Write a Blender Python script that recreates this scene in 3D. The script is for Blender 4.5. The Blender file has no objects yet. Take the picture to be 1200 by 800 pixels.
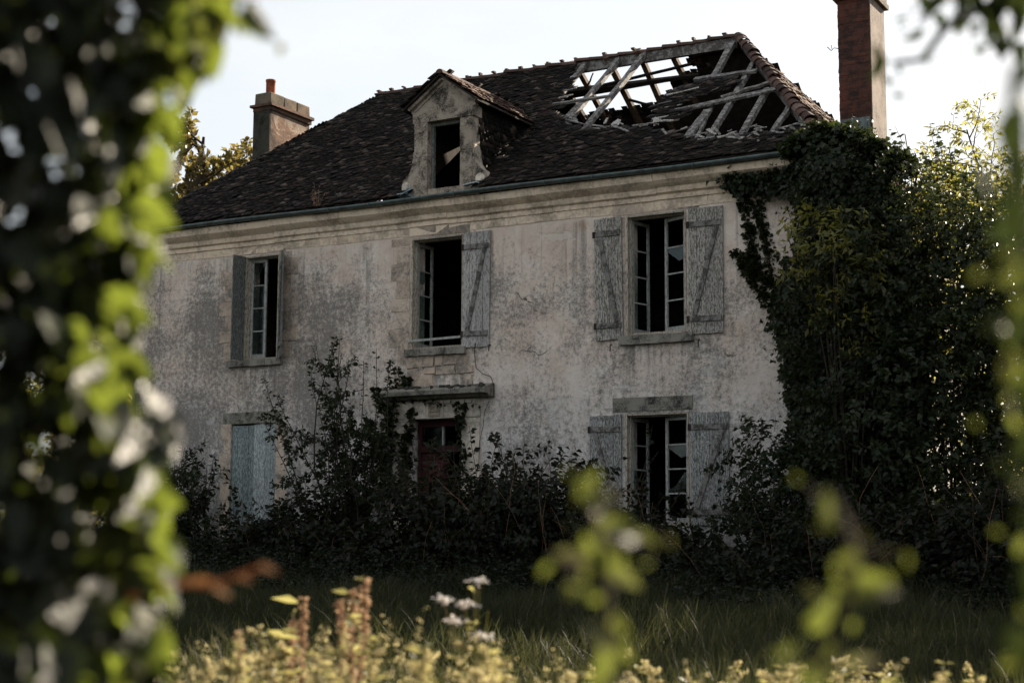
import bpy, math, random
import numpy as np
from mathutils import Vector, Matrix, Euler

R = math.radians
rng = np.random.default_rng(7)
random.seed(7)
scene = bpy.context.scene
COL = scene.collection

# ------------------------------------------------------------------ camera maths (where real things stand)
CX, CY, CZ = 9.5068, -25.9237, -0.0770
YAW, PIT, ROL, FPX = 0.519985, 0.123852, 0.0045935, 1818.95
C0 = np.array([CX, CY, CZ])
FW = np.array([-math.sin(YAW)*math.cos(PIT), math.cos(YAW)*math.cos(PIT), math.sin(PIT)])
_R = np.array([math.cos(YAW), math.sin(YAW), 0.0]); _U = np.cross(_R, FW)
RT = _R*math.cos(ROL)+_U*math.sin(ROL); UP = -_R*math.sin(ROL)+_U*math.cos(ROL)
def ray(a, b): return FW + RT*(a-600)/FPX + UP*(400-b)/FPX
def aty(a, b, y):
    d = ray(a, b); return C0 + d*((y-CY)/d[1])
def atd(a, b, dist): return C0 + ray(a, b)*dist
def atplane(a, b, p, n):
    d = ray(a, b); n = np.array(n, float); return C0 + d*(((np.array(p, float)-C0)@n)/(d@n))

def ground_z(x, y):
    y = np.asarray(y, float); x = np.asarray(x, float)
    t = np.clip((-y-5)/18.0, 0, 1); t = t*t*(3-2*t)
    return -1.1 - 0.42*t + 0.04*np.sin(x*0.9+1.3)*np.sin(y*0.7) + 0.02*np.sin(x*2.3)*np.cos(y*1.9)

# ------------------------------------------------------------------ objects, names, labels
def finish(o, parent=None, label=None, cat=None, group=None, kind=None):
    COL.objects.link(o) if o.name not in COL.objects else None
    if parent is not None:
        o.parent = parent
        o.matrix_parent_inverse = parent.matrix_world.inverted()
    if label: o['label'] = label
    if cat: o['category'] = cat
    if group: o['group'] = group
    if kind: o['kind'] = kind
    return o

def thing(name, loc, label, cat, group=None):
    o = bpy.data.objects.new(name, None)
    o.empty_display_size = 0.3
    o.location = loc
    o.matrix_world = Matrix.Translation(Vector([float(v) for v in loc]))
    return finish(o, None, label, cat, group)

def mesh_np(name, V, F, mats, parent=None, smooth=False, midx=None, **kw):
    """V (n,3); F list of int arrays (m,k)."""
    me = bpy.data.meshes.new(name)
    V = np.asarray(V, np.float32)
    if not isinstance(F, (list, tuple)): F = [F]
    F = [np.asarray(f, np.int32) for f in F if len(f)]
    tot = np.concatenate([np.full(len(f), f.shape[1], np.int32) for f in F])
    loops = np.concatenate([f.ravel() for f in F]).astype(np.int32)
    start = np.concatenate([[0], np.cumsum(tot)[:-1]]).astype(np.int32)
    me.vertices.add(len(V)); me.vertices.foreach_set('co', V.ravel())
    me.loops.add(len(loops)); me.loops.foreach_set('vertex_index', loops)
    me.polygons.add(len(tot)); me.polygons.foreach_set('loop_start', start); me.polygons.foreach_set('loop_total', tot)
    if smooth: me.polygons.foreach_set('use_smooth', np.ones(len(tot), bool))
    if not isinstance(mats, (list, tuple)): mats = [mats]
    for m in mats: me.materials.append(m)
    if midx is not None: me.polygons.foreach_set('material_index', np.asarray(midx, np.int32))
    me.update(calc_edges=True); me.validate()
    return finish(bpy.data.objects.new(name, me), parent, **kw)

class MB:
    def __init__(s): s.v = []; s.f = {3: [], 4: []}; s.ng = []
    def add(s, vs, fs):
        b = len(s.v); s.v.extend([tuple(float(c) for c in p) for p in vs])
        for f in fs:
            f = tuple(i+b for i in f)
            if len(f) in (3, 4): s.f[len(f)].append(f)
            else: s.ng.append(f)
    def box(s, x0, x1, y0, y1, z0, z1):
        s.add([(x0,y0,z0),(x1,y0,z0),(x1,y1,z0),(x0,y1,z0),(x0,y0,z1),(x1,y0,z1),(x1,y1,z1),(x0,y1,z1)],
              [(0,3,2,1),(4,5,6,7),(0,1,5,4),(1,2,6,5),(2,3,7,6),(3,0,4,7)])
    def bar(s, p, q, w, h, up=(0,0,1), taper=1.0, seg=1, wob=0.0):
        p = np.array(p, float); q = np.array(q, float); d = q-p; L = np.linalg.norm(d); d /= L
        u = np.array(up, float); a = np.cross(d, u)
        if np.linalg.norm(a) < 1e-6: a = np.cross(d, np.array([1.0,0,0]))
        a /= np.linalg.norm(a); u = np.cross(a, d)
        vs = []
        for k in range(seg+1):
            t = k/seg; c = p+d*L*t; sc = 1+(taper-1)*t
            if 0 < k < seg and wob: c = c + a*random.uniform(-wob, wob) + u*random.uniform(-wob, wob)
            for i, j in ((-1,-1),(1,-1),(1,1),(-1,1)):
                vs.append(c+a*w/2*i*sc+u*h/2*j*sc)
        fs = [(3,2,1,0), tuple(4*seg+i for i in range(4))]
        for k in range(seg):
            b = 4*k
            for i in range(4):
                fs.append((b+i, b+(i+1)%4, b+4+(i+1)%4, b+4+i))
        s.add(vs, fs)
    def tube(s, pts, rad, n=6, cap=True):
        pts = np.array(pts, float); m = len(pts)
        rad = np.broadcast_to(np.array(rad, float), (m,))
        t = np.gradient(pts, axis=0); t /= (np.linalg.norm(t, axis=1, keepdims=True)+1e-9)
        ref = np.array([0,0,1.0]) if abs(t[0][2]) < .9 else np.array([1.0,0,0])
        vs = []
        for k in range(m):
            a = np.cross(t[k], ref); a /= (np.linalg.norm(a)+1e-9); b = np.cross(t[k], a)
            for i in range(n):
                an = 2*math.pi*i/n; vs.append(pts[k]+(a*math.cos(an)+b*math.sin(an))*rad[k])
        fs = []
        for k in range(m-1):
            for i in range(n):
                fs.append((k*n+i, k*n+(i+1)%n, (k+1)*n+(i+1)%n, (k+1)*n+i))
        if cap: fs += [tuple(range(n-1,-1,-1)), tuple((m-1)*n+i for i in range(n))]
        s.add(vs, fs)
    def prism(s, poly, a0, a1, ax='y'):
        n = len(poly)
        def P(u, v, a): return (u,a,v) if ax == 'y' else ((a,u,v) if ax == 'x' else (u,v,a))
        vs = [P(u,v,a0) for u,v in poly]+[P(u,v,a1) for u,v in poly]
        fs = [tuple(range(n)), tuple(range(2*n-1,n-1,-1))]+[(i,i+n,(i+1)%n+n,(i+1)%n) for i in range(n)]
        s.add(vs, fs)
    def lathe(s, cx, cy, prof, n=16):
        vs = []; m = len(prof)
        for r, z in prof:
            for i in range(n):
                an = 2*math.pi*i/n; vs.append((cx+r*math.cos(an), cy+r*math.sin(an), z))
        fs = []
        for k in range(m-1):
            for i in range(n): fs.append((k*n+i, k*n+(i+1)%n, (k+1)*n+(i+1)%n, (k+1)*n+i))
        s.add(vs, fs)
    def xform(s, M):
        s.v = [tuple(M @ Vector(p)) for p in s.v]; return s
    def build(s, name, mat, parent=None, smooth=False, bevel=0.0, jitter=0.0, **kw):
        me = bpy.data.meshes.new(name)
        v = s.v
        if jitter: v = [(a+random.uniform(-jitter,jitter), b+random.uniform(-jitter,jitter), c+random.uniform(-jitter,jitter)) for a,b,c in v]
        me.from_pydata(v, [], s.f[3]+s.f[4]+s.ng)
        mats = mat if isinstance(mat, (list, tuple)) else [mat]
        for m in mats: me.materials.append(m)
        if smooth: me.polygons.foreach_set('use_smooth', np.ones(len(me.polygons), bool))
        me.update()
        o = finish(bpy.data.objects.new(name, me), parent, **kw)
        if bevel:
            b = o.modifiers.new('bevel', 'BEVEL'); b.width = bevel; b.segments = 2; b.limit_method = 'ANGLE'; b.angle_limit = R(40)
        return o

# ------------------------------------------------------------------ materials
class NT:
    def __init__(s, name):
        s.m = bpy.data.materials.new(name); s.m.use_nodes = True
        s.t = s.m.node_tree; s.t.nodes.clear()
        s.out = s.n('ShaderNodeOutputMaterial')
    def n(s, typ, **kw):
        nd = s.t.nodes.new(typ)
        for k, v in kw.items(): setattr(nd, k, v)
        return nd
    def l(s, a, b): s.t.links.new(a, b)
    def val(s, sock, v):
        if hasattr(v, 'is_output') or isinstance(v, bpy.types.NodeSocket): s.l(v, sock)
        else: sock.default_value = v
    def pos(s):
        return s.n('ShaderNodeTexCoord').outputs['Object']
    def map(s, sc=(1,1,1), rot=(0,0,0), src=None):
        m = s.n('ShaderNodeMapping'); m.inputs['Scale'].default_value = sc; m.inputs['Rotation'].default_value = rot
        s.l(src or s.pos(), m.inputs['Vector']); return m.outputs[0]
    def noise(s, scale, detail=5, rough=.6, vec=None, dist=0.0):
        t = s.n('ShaderNodeTexNoise'); t.inputs['Scale'].default_value = scale; t.inputs['Detail'].default_value = detail
        t.inputs['Roughness'].default_value = rough; t.inputs['Distortion'].default_value = dist
        s.l(vec or s.pos(), t.inputs['Vector']); return t.outputs['Fac']
    def math(s, op, a, b=0.0, clamp=False):
        m = s.n('ShaderNodeMath', operation=op, use_clamp=clamp); s.val(m.inputs[0], a); s.val(m.inputs[1], b); return m.outputs[0]
    def rng(s, v, a, b, c=0.0, d=1.0, smooth=True):
        m = s.n('ShaderNodeMapRange'); m.interpolation_type = 'SMOOTHSTEP' if smooth else 'LINEAR'
        s.val(m.inputs[0], v)
        for i, q in enumerate((a,b,c,d)): m.inputs[i+1].default_value = q
        return m.outputs[0]
    def mix(s, f, a, b, mode='MIX'):
        m = s.n('ShaderNodeMix', data_type='RGBA', blend_type=mode)
        s.val(m.inputs[0], f)
        for sock, v in ((m.inputs[6], a), (m.inputs[7], b)):
            if isinstance(v, tuple): sock.default_value = (*v[:3], 1)
            else: s.l(v, sock)
        return m.outputs[2]
    def ramp(s, f, stops):
        r = s.n('ShaderNodeValToRGB'); e = r.color_ramp.elements
        while len(e) < len(stops): e.new(.5)
        for i, (p, c) in enumerate(stops): e[i].position = p; e[i].color = (*c, 1)
        s.l(f, r.inputs[0]); return r.outputs[0]
    def island(s): return s.n('ShaderNodeNewGeometry').outputs['Random Per Island']
    def sep(s, src=None):
        x = s.n('ShaderNodeSeparateXYZ'); s.l(src or s.pos(), x.inputs[0]); return x.outputs
    def bump(s, h, strength=.4, dist=.01):
        b = s.n('ShaderNodeBump'); b.inputs['Strength'].default_value = strength; b.inputs['Distance'].default_value = dist
        s.l(h, b.inputs['Height']); return b.outputs[0]
    def surf(s, col, rough=.9, bump=None, spec=.25, metal=0.0):
        p = s.n('ShaderNodeBsdfPrincipled')
        if isinstance(col, tuple): p.inputs['Base Color'].default_value = (*col[:3], 1)
        else: s.l(col, p.inputs['Base Color'])
        s.val(p.inputs['Roughness'], rough); p.inputs['Specular IOR Level'].default_value = spec; p.inputs['Metallic'].default_value = metal
        if bump is not None: s.l(bump, p.inputs['Normal'])
        s.l(p.outputs[0], s.out.inputs[0]); return p

def m_plaster():
    t = NT('lime_plaster'); P = t.pos()
    x, y, z = t.sep(P)
    big = t.noise(.55, 5, .6); mid = t.noise(1.5, 10, .74, dist=.25); fine = t.noise(11, 10, .86); grit = t.noise(34, 6, .75)
    streak = t.noise(1.0, 7, .7, t.map((5, 1, .45)))
    left = t.rng(x, -6.5, -12.5, 0, .12); high = t.rng(z, 4.6, 6.1, 0, -.20)
    m = t.math('ADD', t.math('SUBTRACT', t.math('MULTIPLY', big, .95), .21), t.math('MULTIPLY', mid, .50))
    m = t.math('ADD', m, t.math('MULTIPLY', streak, .34))
    m = t.math('ADD', m, t.math('ADD', t.math('SUBTRACT', left, .045), high))
    dirt = t.rng(t.math('ADD', m, t.math('MULTIPLY', t.math('SUBTRACT', fine, .5), 1.75)), .50, .86)
    base = t.ramp(t.noise(1.1, 8, .68, dist=.6), [(.3, (.55,.43,.35)), (.45, (.66,.54,.455)), (.58, (.74,.635,.55)), (.70, (.80,.72,.64))])
    cool = t.rng(t.math('ADD', z, t.math('MULTIPLY', mid, 3.0)), 5.2, 2.8)
    base = t.mix(t.math('MULTIPLY', cool, .8), base, t.ramp(t.noise(1.9, 8, .7), [(.35, (.48,.455,.435)), (.65, (.72,.70,.675))]))
    c = t.mix(t.math('MULTIPLY', dirt, .84), base, t.ramp(fine, [(.35, (.165,.152,.138)), (.65, (.085,.083,.077))]))
    drip = None
    for cx0, cz0 in ((-2.27, 3.45), (-7.05, 3.45), (-11.6, 3.45), (-2.3, 2.2)):
        dx = t.rng(t.math('ABSOLUTE', t.math('SUBTRACT', x, cx0)), .9, .45)
        dz = t.math('MULTIPLY', t.rng(z, cz0+.05, cz0-.02), t.rng(z, cz0-1.3, cz0-.1))
        d = t.math('MULTIPLY', dx, dz); drip = d if drip is None else t.math('MAXIMUM', drip, d)
    c = t.mix(t.math('MULTIPLY', t.math('MULTIPLY', drip, t.rng(streak, .42, .62)), .7), c, (.12,.113,.10))
    run = t.math('MULTIPLY', t.rng(t.noise(1.0, 6, .65, t.map((4.2, 1, .16), (0,.05,0))), .52, .66), t.math('MULTIPLY', t.rng(z, 5.95, 5.8), t.rng(z, 3.6, 5.6)))
    c = t.mix(t.math('MULTIPLY', run, .6), c, (.12,.115,.105))
    damp = t.rng(t.math('ADD', z, t.math('MULTIPLY', mid, 2.4)), 2.4, .9)
    c = t.mix(t.math('MULTIPLY', damp, .55), c, (.12,.13,.115))
    pk = t.noise(1.2, 10, .66, t.map((1,1,1.25), (0,.3,0)), .25)
    pk = t.math('MULTIPLY', t.rng(pk, .60, .618), t.math('MULTIPLY', t.rng(t.math('ADD', z, t.math('MULTIPLY', big, 2)), 4.2, 6.4, .25, 1), t.rng(x, -10, -6, .3, 1)))
    c = t.mix(t.math('MULTIPLY', pk, .7), c, (.68,.60,.51))
    ora = t.math('MULTIPLY', t.rng(t.noise(1.7, 9, .65, dist=.4), .61, .635), t.rng(z, 4.9, 5.7))
    c = t.mix(t.math('MULTIPLY', ora, .55), c, (.40,.26,.17))
    # large scabs where the render has flaked, low on the wall
    sc2 = t.math('MULTIPLY', t.rng(t.noise(.9, 10, .7, t.map((1,1,1), (0,.8,0))), .585, .60), t.rng(z, 4.0, 2.4, .15, 1))
    c = t.mix(t.math('MULTIPLY', sc2, .45), c, (.54,.53,.51))
    vor = t.n('ShaderNodeTexVoronoi', feature='DISTANCE_TO_EDGE'); vor.inputs['Scale'].default_value = .8
    wv = t.n('ShaderNodeVectorMath', operation='ADD'); nz = t.n('ShaderNodeTexNoise'); nz.inputs['Scale'].default_value = 3; nz.inputs['Detail'].default_value = 6
    t.l(P, nz.inputs['Vector']); sc = t.n('ShaderNodeVectorMath', operation='SCALE'); sc.inputs['Scale'].default_value = .55
    t.l(nz.outputs['Color'], sc.inputs[0]); t.l(P, wv.inputs[0]); t.l(sc.outputs[0], wv.inputs[1]); t.l(wv.outputs[0], vor.inputs['Vector'])
    crack = t.math('MULTIPLY', t.rng(vor.outputs['Distance'], .012, .004), t.rng(t.noise(.7, 3), .56, .66))
    c = t.mix(t.math('MULTIPLY', crack, .8), c, (.06,.045,.035))
    c = t.mix(t.rng(grit, .56, .68, 0, .55), c, (.14,.125,.115))
    c = t.mix(t.rng(t.noise(26, 7, .78, t.map((1,1,1), (.4,.2,0))), .55, .66, 0, .6), c, (.80,.74,.68))
    h = t.math('ADD', t.math('MULTIPLY', fine, .8), t.math('MULTIPLY', grit, .35))
    h = t.math('SUBTRACT', t.math('ADD', h, t.math('MULTIPLY', mid, .7)), t.math('ADD', t.math('MULTIPLY', pk, .35), crack))
    t.surf(c, .95, t.bump(h, .8, .02), .15); return t.m

def m_stone(name, a, b, dark, amt=.5, scale=1.0):
    t = NT(name)
    isl = t.island(); c = t.mix(isl, a, b)
    n1 = t.noise(1.6*scale, 8, .7, dist=.5); n2 = t.noise(16*scale, 7, .75)
    d = t.rng(t.math('ADD', t.math('MULTIPLY', n1, .7), t.math('MULTIPLY', n2, .45)), .50, .70)
    c = t.mix(t.math('MULTIPLY', d, amt), c, dark)
    c = t.mix(t.rng(n2, .62, .72, 0, .5), c, tuple(v*.45 for v in a))
    t.surf(c, .93, t.bump(t.math('ADD', n2, t.math('MULTIPLY', n1, .7)), .6, .015), .15); return t.m

def m_wood(name, paint, bare, amount=.55, along='z'):
    t = NT(name)
    sc = {'z': (30,30,1.6), 'x': (1.6,30,30), 'any': (7,7,7)}[along]
    g = t.noise(1.0, 8, .75, t.map(sc)); fl = t.noise(3.2, 10, .8, t.map(tuple(v*(.42 if v > 3 else 2.4) for v in sc)), .35); isl = t.island()
    p = t.mix(isl, paint, tuple(v*.68 for v in paint))
    c = t.mix(t.rng(fl, .62-amount*.20, .67-amount*.20), p, bare)
    c = t.mix(t.rng(g, .55, .68, 0, .8), c, tuple(v*.4 for v in bare))
    c = t.mix(t.rng(t.noise(14, 6, .7), .62, .7, 0, .5), c, (.42,.42,.39))
    t.surf(c, .85, t.bump(t.math('ADD', g, fl), .5, .006), .2); return t.m

def m_tile(name, stops, lich=(.20,.18,.14), la=.35, rough=.88):
    t = NT(name); isl = t.island(); c = t.ramp(isl, stops)
    n = t.noise(7, 7, .72); n2 = t.noise(.6, 5, .6)
    c = t.mix(t.math('MULTIPLY', t.rng(t.math('ADD', t.math('MULTIPLY', n, .8), t.math('MULTIPLY', n2, .25)), .60, .74), la), c, lich)
    t.surf(c, rough, t.bump(n, .5, .01), .15); return t.m

def m_brick():
    t = NT('chimney_brick'); P = t.pos(); x, y, z = t.sep(P)
    cv = t.n('ShaderNodeCombineXYZ'); t.l(t.math('ADD', x, y), cv.inputs[0]); t.l(z, cv.inputs[1])
    b = t.n('ShaderNodeTexBrick'); t.l(cv.outputs[0], b.inputs['Vector'])
    b.inputs['Color1'].default_value = (.12,.045,.032,1); b.inputs['Color2'].default_value = (.055,.027,.022,1); b.inputs['Mortar'].default_value = (.085,.062,.052,1)
    b.inputs['Scale'].default_value = 1; b.inputs['Brick Width'].default_value = .22; b.inputs['Row Height'].default_value = .07; b.inputs['Mortar Size'].default_value = .007
    n = t.noise(5, 8, .72)
    c = t.mix(t.rng(n, .44, .62, 0, .85), b.outputs['Color'], (.034,.024,.021))
    c = t.mix(t.rng(t.noise(1.3, 6, .65), .5, .62, 0, .6), c, (.15,.055,.038))
    c = t.mix(t.rng(t.noise(22, 6, .7), .6, .7, 0, .35), c, (.17,.11,.09))
    t.surf(c, .93, t.bump(t.math('SUBTRACT', n, t.math('MULTIPLY', b.outputs['Fac'], .6)), .7, .015), .12); return t.m

def m_render_chimney():
    t = NT('chimney_render'); x, y, z = t.sep()
    n1 = t.noise(1.9, 8, .66, dist=.8); n2 = t.noise(18, 7, .75)
    c = t.ramp(n1, [(.36,(.07,.05,.04)), (.44,(.15,.10,.08)), (.50,(.20,.125,.085)), (.56,(.34,.26,.21)), (.68,(.50,.42,.35))])
    dk = t.rng(t.math('ADD', z, t.math('MULTIPLY', n1, 1.5)), 10.5, 11.2, 0, .85)
    c = t.mix(dk, c, (.07,.07,.055)); c = t.mix(t.rng(n2, .56, .7, 0, .7), c, (.06,.055,.045))
    t.surf(c, .95, t.bump(t.math('ADD', n1, n2), .8, .03), .12); return t.m

def m_simple(name, col, rough=.9, var=.3, scale=6, spec=.2, metal=0.0, bs=.3):
    t = NT(name); n = t.noise(scale, 6, .68)
    c = t.mix(t.rng(n, .35, .7), tuple(v*(1-var) for v in col), tuple(v*(1+var) for v in col))
    t.surf(c, rough, t.bump(n, bs, .01), spec, metal); return t.m

def m_glass():
    t = NT('window_glass')
    tr = t.n('ShaderNodeBsdfTransparent'); tr.inputs[0].default_value = (.72,.80,.79,1)
    gl = t.n('ShaderNodeBsdfGlossy'); gl.inputs['Color'].default_value = (.75,.82,.82,1)
    t.val(gl.inputs['Roughness'], t.rng(t.noise(9, 5), .3, .7, .04, .2))
    fr = t.n('ShaderNodeLayerWeight'); fr.inputs[0].default_value = .5
    f = t.math('ADD', t.math('MULTIPLY', t.math('POWER', fr.outputs['Facing'], 4.0), .3), .035, True)
    mx = t.n('ShaderNodeMixShader'); t.l(f, mx.inputs[0]); t.l(tr.outputs[0], mx.inputs[1]); t.l(gl.outputs[0], mx.inputs[2])
    t.l(mx.outputs[0], t.out.inputs[0]); return t.m

def m_leaf(name, stops, trans, tfac=.35, rough=.42, spec=.4, veins=False):
    t = NT(name); isl = t.island(); c = t.ramp(isl, stops)
    p = t.n('ShaderNodeBsdfPrincipled'); t.l(c, p.inputs['Base Color']); p.inputs['Roughness'].default_value = rough
    p.inputs['Specular IOR Level'].default_value = spec
    if veins: t.l(t.bump(t.math('ADD', t.noise(55, 4, .6), t.math('MULTIPLY', t.noise(160, 2, .5), .4)), 1.0, .012), p.inputs['Normal'])
    tl = t.n('ShaderNodeBsdfTranslucent')
    tc = t.mix(isl, trans, tuple(v*.6 for v in trans)); t.l(tc, tl.inputs[0])
    mx = t.n('ShaderNodeMixShader'); mx.inputs[0].default_value = tfac
    t.l(p.outputs[0], mx.inputs[1]); t.l(tl.outputs[0], mx.inputs[2]); t.l(mx.outputs[0], t.out.inputs[0]); return t.m

def m_ground():
    t = NT('meadow_soil'); n = t.noise(.8, 6, .6); n2 = t.noise(9, 7, .7)
    c = t.ramp(n, [(.3,(.014,.016,.008)), (.55,(.024,.022,.012)), (.75,(.035,.03,.018))])
    c = t.mix(t.rng(n2, .5, .7, 0, .6), c, (.03,.03,.015))
    t.surf(c, .97, t.bump(n2, .8, .05), .05); return t.m

PLASTER = m_plaster()
STONE = m_stone('dressed_stone', (.50,.40,.28), (.58,.49,.375), (.16,.145,.115), .6)
CORNICE = m_stone('cornice_stone', (.80,.66,.51), (.76,.61,.46), (.12,.095,.07), .62, .9)
QUOIN = m_stone('worn_quoin_stone', (.46,.36,.28), (.58,.47,.38), (.13,.12,.105), .85)
PALE = m_stone('pale_door_stone', (.62,.54,.45), (.70,.62,.52), (.16,.145,.125), .7)
SILL = m_stone('mossy_sill_stone', (.20,.185,.16), (.27,.25,.215), (.03,.03,.026), .97, 2.2)
DORMER = m_stone('dormer_stone', (.33,.275,.22), (.42,.355,.285), (.022,.021,.018), .97, 1.9)
SHUT = m_wood('weathered_shutter_wood', (.52,.485,.44), (.115,.102,.09), .7)
SHUTB = m_wood('pale_shutter_wood', (.54,.52,.49), (.16,.145,.135), .62)
SHUTG = m_wood('blue_grey_shutter_wood', (.45,.45,.43), (.10,.098,.092), .72)
SHUTD = m_wood('dark_green_shutter_wood', (.27,.28,.265), (.08,.08,.075), .75)
TEAL = m_wood('faded_teal_door_wood', (.52,.565,.56), (.18,.20,.20), .7)
BRACE = m_wood('dark_brace_wood', (.25,.238,.22), (.07,.064,.058), .7, 'any')
FRAME = m_wood('faded_window_frame', (.46,.475,.45), (.14,.13,.11), .55)
FRAMEW = m_wood('warm_window_casing', (.54,.48,.39), (.16,.135,.105), .6)
RAFTER = m_wood('silvered_rafter', (.30,.285,.27), (.085,.075,.068), .8, 'any')
RAFTERB = m_wood('brown_rafter', (.17,.115,.075), (.06,.04,.03), .6, 'any')
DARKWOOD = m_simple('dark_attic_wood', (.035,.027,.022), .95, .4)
TILE = m_tile('dark_flat_tile', [(0,(.006,.005,.0043)), (.5,(.0115,.0088,.0072)), (.78,(.021,.0155,.0125)), (.92,(.042,.029,.023)), (1,(.10,.08,.066))], (.05,.043,.034), .4)
TILER = m_tile('red_sunlit_roof_tile', [(0,(.025,.014,.011)), (.4,(.055,.029,.022)), (.8,(.10,.058,.044)), (1,(.22,.16,.13))], (.13,.11,.08), .75)  # red hip tiles; its lighter colour also puts sunlight on the right-hand slopes
RIDGE = m_tile('ridge_tile_clay', [(0,(.045,.028,.022)), (.5,(.075,.045,.036)), (1,(.13,.08,.062))], (.075,.07,.055), .85)
BRICK = m_brick(); CHREND = m_render_chimney()
CAP = m_stone('lichened_cap', (.15,.13,.095), (.18,.12,.085), (.045,.045,.035), .9, 2.2)
CEM = m_stone('cement_render', (.24,.19,.165), (.28,.225,.19), (.08,.06,.05), .8, 1.4)
ZINC = m_simple('zinc_gutter', (.085,.11,.105), .5, .35, 5, .5, .3)
LEAD = m_simple('lead_flashing', (.12,.15,.15), .6, .35, 8, .4)
MAROON = m_wood('maroon_door_paint', (.075,.022,.024), (.03,.016,.015), .6)
INNER = m_simple('dark_interior_plaster', (.05,.045,.04), .97, .3)  # one very dark even colour for the inner walls
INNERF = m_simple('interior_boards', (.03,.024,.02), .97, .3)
IRON = m_simple('rusty_iron', (.03,.022,.018), .8, .4)
TERRA = m_simple('terracotta_pot', (.26,.075,.038), .85, .3)
GLASS = m_glass()
BARK = m_simple('bark', (.045,.037,.028), .95, .4, 14, .1)
TWIG = m_simple('twig_bark', (.055,.043,.028), .9, .3, 20, .1)
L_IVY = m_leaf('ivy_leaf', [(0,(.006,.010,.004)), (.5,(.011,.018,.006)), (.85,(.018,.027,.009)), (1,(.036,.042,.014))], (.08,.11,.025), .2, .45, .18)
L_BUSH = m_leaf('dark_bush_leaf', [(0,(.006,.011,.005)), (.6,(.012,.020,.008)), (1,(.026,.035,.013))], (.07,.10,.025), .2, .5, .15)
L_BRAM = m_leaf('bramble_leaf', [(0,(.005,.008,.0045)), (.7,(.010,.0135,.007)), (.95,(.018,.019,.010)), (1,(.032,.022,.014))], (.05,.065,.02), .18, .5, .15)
L_TREE = m_leaf('tree_leaf', [(0,(.05,.065,.018)), (.6,(.085,.095,.025)), (.85,(.14,.12,.032)), (1,(.20,.14,.045))], (.46,.43,.08), .48)
L_OAK = m_leaf('autumn_oak_leaf', [(0,(.06,.062,.02)), (.5,(.11,.095,.03)), (1,(.20,.125,.05))], (.34,.27,.07), .35)
L_FORE = m_leaf('sunlit_vine_leaf', [(0,(.006,.011,.004)), (.5,(.013,.023,.006)), (.85,(.03,.042,.009)), (1,(.07,.06,.014))], (.25,.315,.04), .38, .42, .33, True)
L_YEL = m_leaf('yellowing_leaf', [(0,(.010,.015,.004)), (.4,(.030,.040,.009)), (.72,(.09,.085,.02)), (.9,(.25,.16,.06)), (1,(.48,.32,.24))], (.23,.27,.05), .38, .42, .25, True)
L_VINE = m_leaf('shaded_vine_leaf', [(0,(.003,.006,.0025)), (.6,(.007,.012,.004)), (1,(.016,.024,.006))], (.10,.14,.02), .12, .40, .4, True)  # darker copy of the near leaf, shade of the mass put into its colour
L_PLUME = m_leaf('cream_plume', [(0,(.15,.125,.055)), (.5,(.32,.26,.14)), (1,(.56,.45,.29))], (.75,.65,.33), .45, .7, .2)
L_RUST = m_leaf('rust_leaf', [(0,(.34,.13,.07)), (1,(.42,.22,.08))], (.6,.28,.10), .45)
L_WEED = m_leaf('weed_leaf', [(0,(.045,.06,.018)), (.5,(.085,.095,.03)), (.85,(.18,.155,.065)), (1,(.34,.26,.15))], (.48,.44,.16), .44, .5, .3)
L_DRY = m_leaf('dry_seed', [(0,(.20,.12,.08)), (1,(.36,.23,.15))], (.5,.33,.2), .4, .8, .1)
FLOW = m_leaf('white_petal', [(0,(.62,.58,.54)), (1,(.80,.76,.74))], (.7,.65,.6), .3, .7, .2)
L_GRASS = m_leaf('grass_blade', [(0,(.008,.012,.005)), (.6,(.016,.021,.009)), (.85,(.032,.033,.016)), (.95,(.07,.06,.034)), (1,(.16,.13,.08))], (.11,.12,.045), .25, .6, .12)
SOIL = m_ground()

# ------------------------------------------------------------------ leaves and plants
def unit(a): return a/(np.linalg.norm(a, axis=-1, keepdims=True)+1e-9)
def rvec(n): return unit(rng.normal(size=(n,3)))

def leaf_geo(pos, tip, nrm, size, aspect=.6, fold=.22, hi=False, curl=.15):
    n = len(pos); size = np.broadcast_to(np.asarray(size, float), (n,))[:,None]
    tip = unit(tip); side = unit(np.cross(tip, nrm)); up = np.cross(side, tip)
    if not hi:
        w = size*aspect*.5
        b = pos; t = pos+tip*size-up*size*curl
        m = pos+tip*size*.45
        r = m+side*w+up*w*fold*2; l = m-side*w+up*w*fold*2
        V = np.stack([b,r,t,l],1).reshape(-1,3); k = np.arange(n)[:,None]*4
        F = np.concatenate([k+np.array([[0,1,2]]), k+np.array([[0,2,3]])])
        return V, F
    w = size*aspect*.5
    def at(f, s, lift): return pos+tip*size*f+side*w*s+up*(w*abs(s)*fold*2*lift-size*curl*f*f)
    pts = [at(0,0,0), at(.36,0,0), at(.7,0,0), at(1,0,0), at(.10,.62,1), at(.38,1,1), at(.70,.66,1), at(.10,-.62,1), at(.38,-1,1), at(.70,-.66,1)]
    V = np.stack(pts,1).reshape(-1,3); k = np.arange(n)[:,None]*10
    tr = [(0,4,1),(4,5,1),(1,5,6),(1,6,2),(2,6,3),(0,1,7),(7,1,8),(1,9,8),(1,2,9),(2,3,9)]
    return V, np.concatenate([k+np.array([t_]) for t_ in tr])

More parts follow.
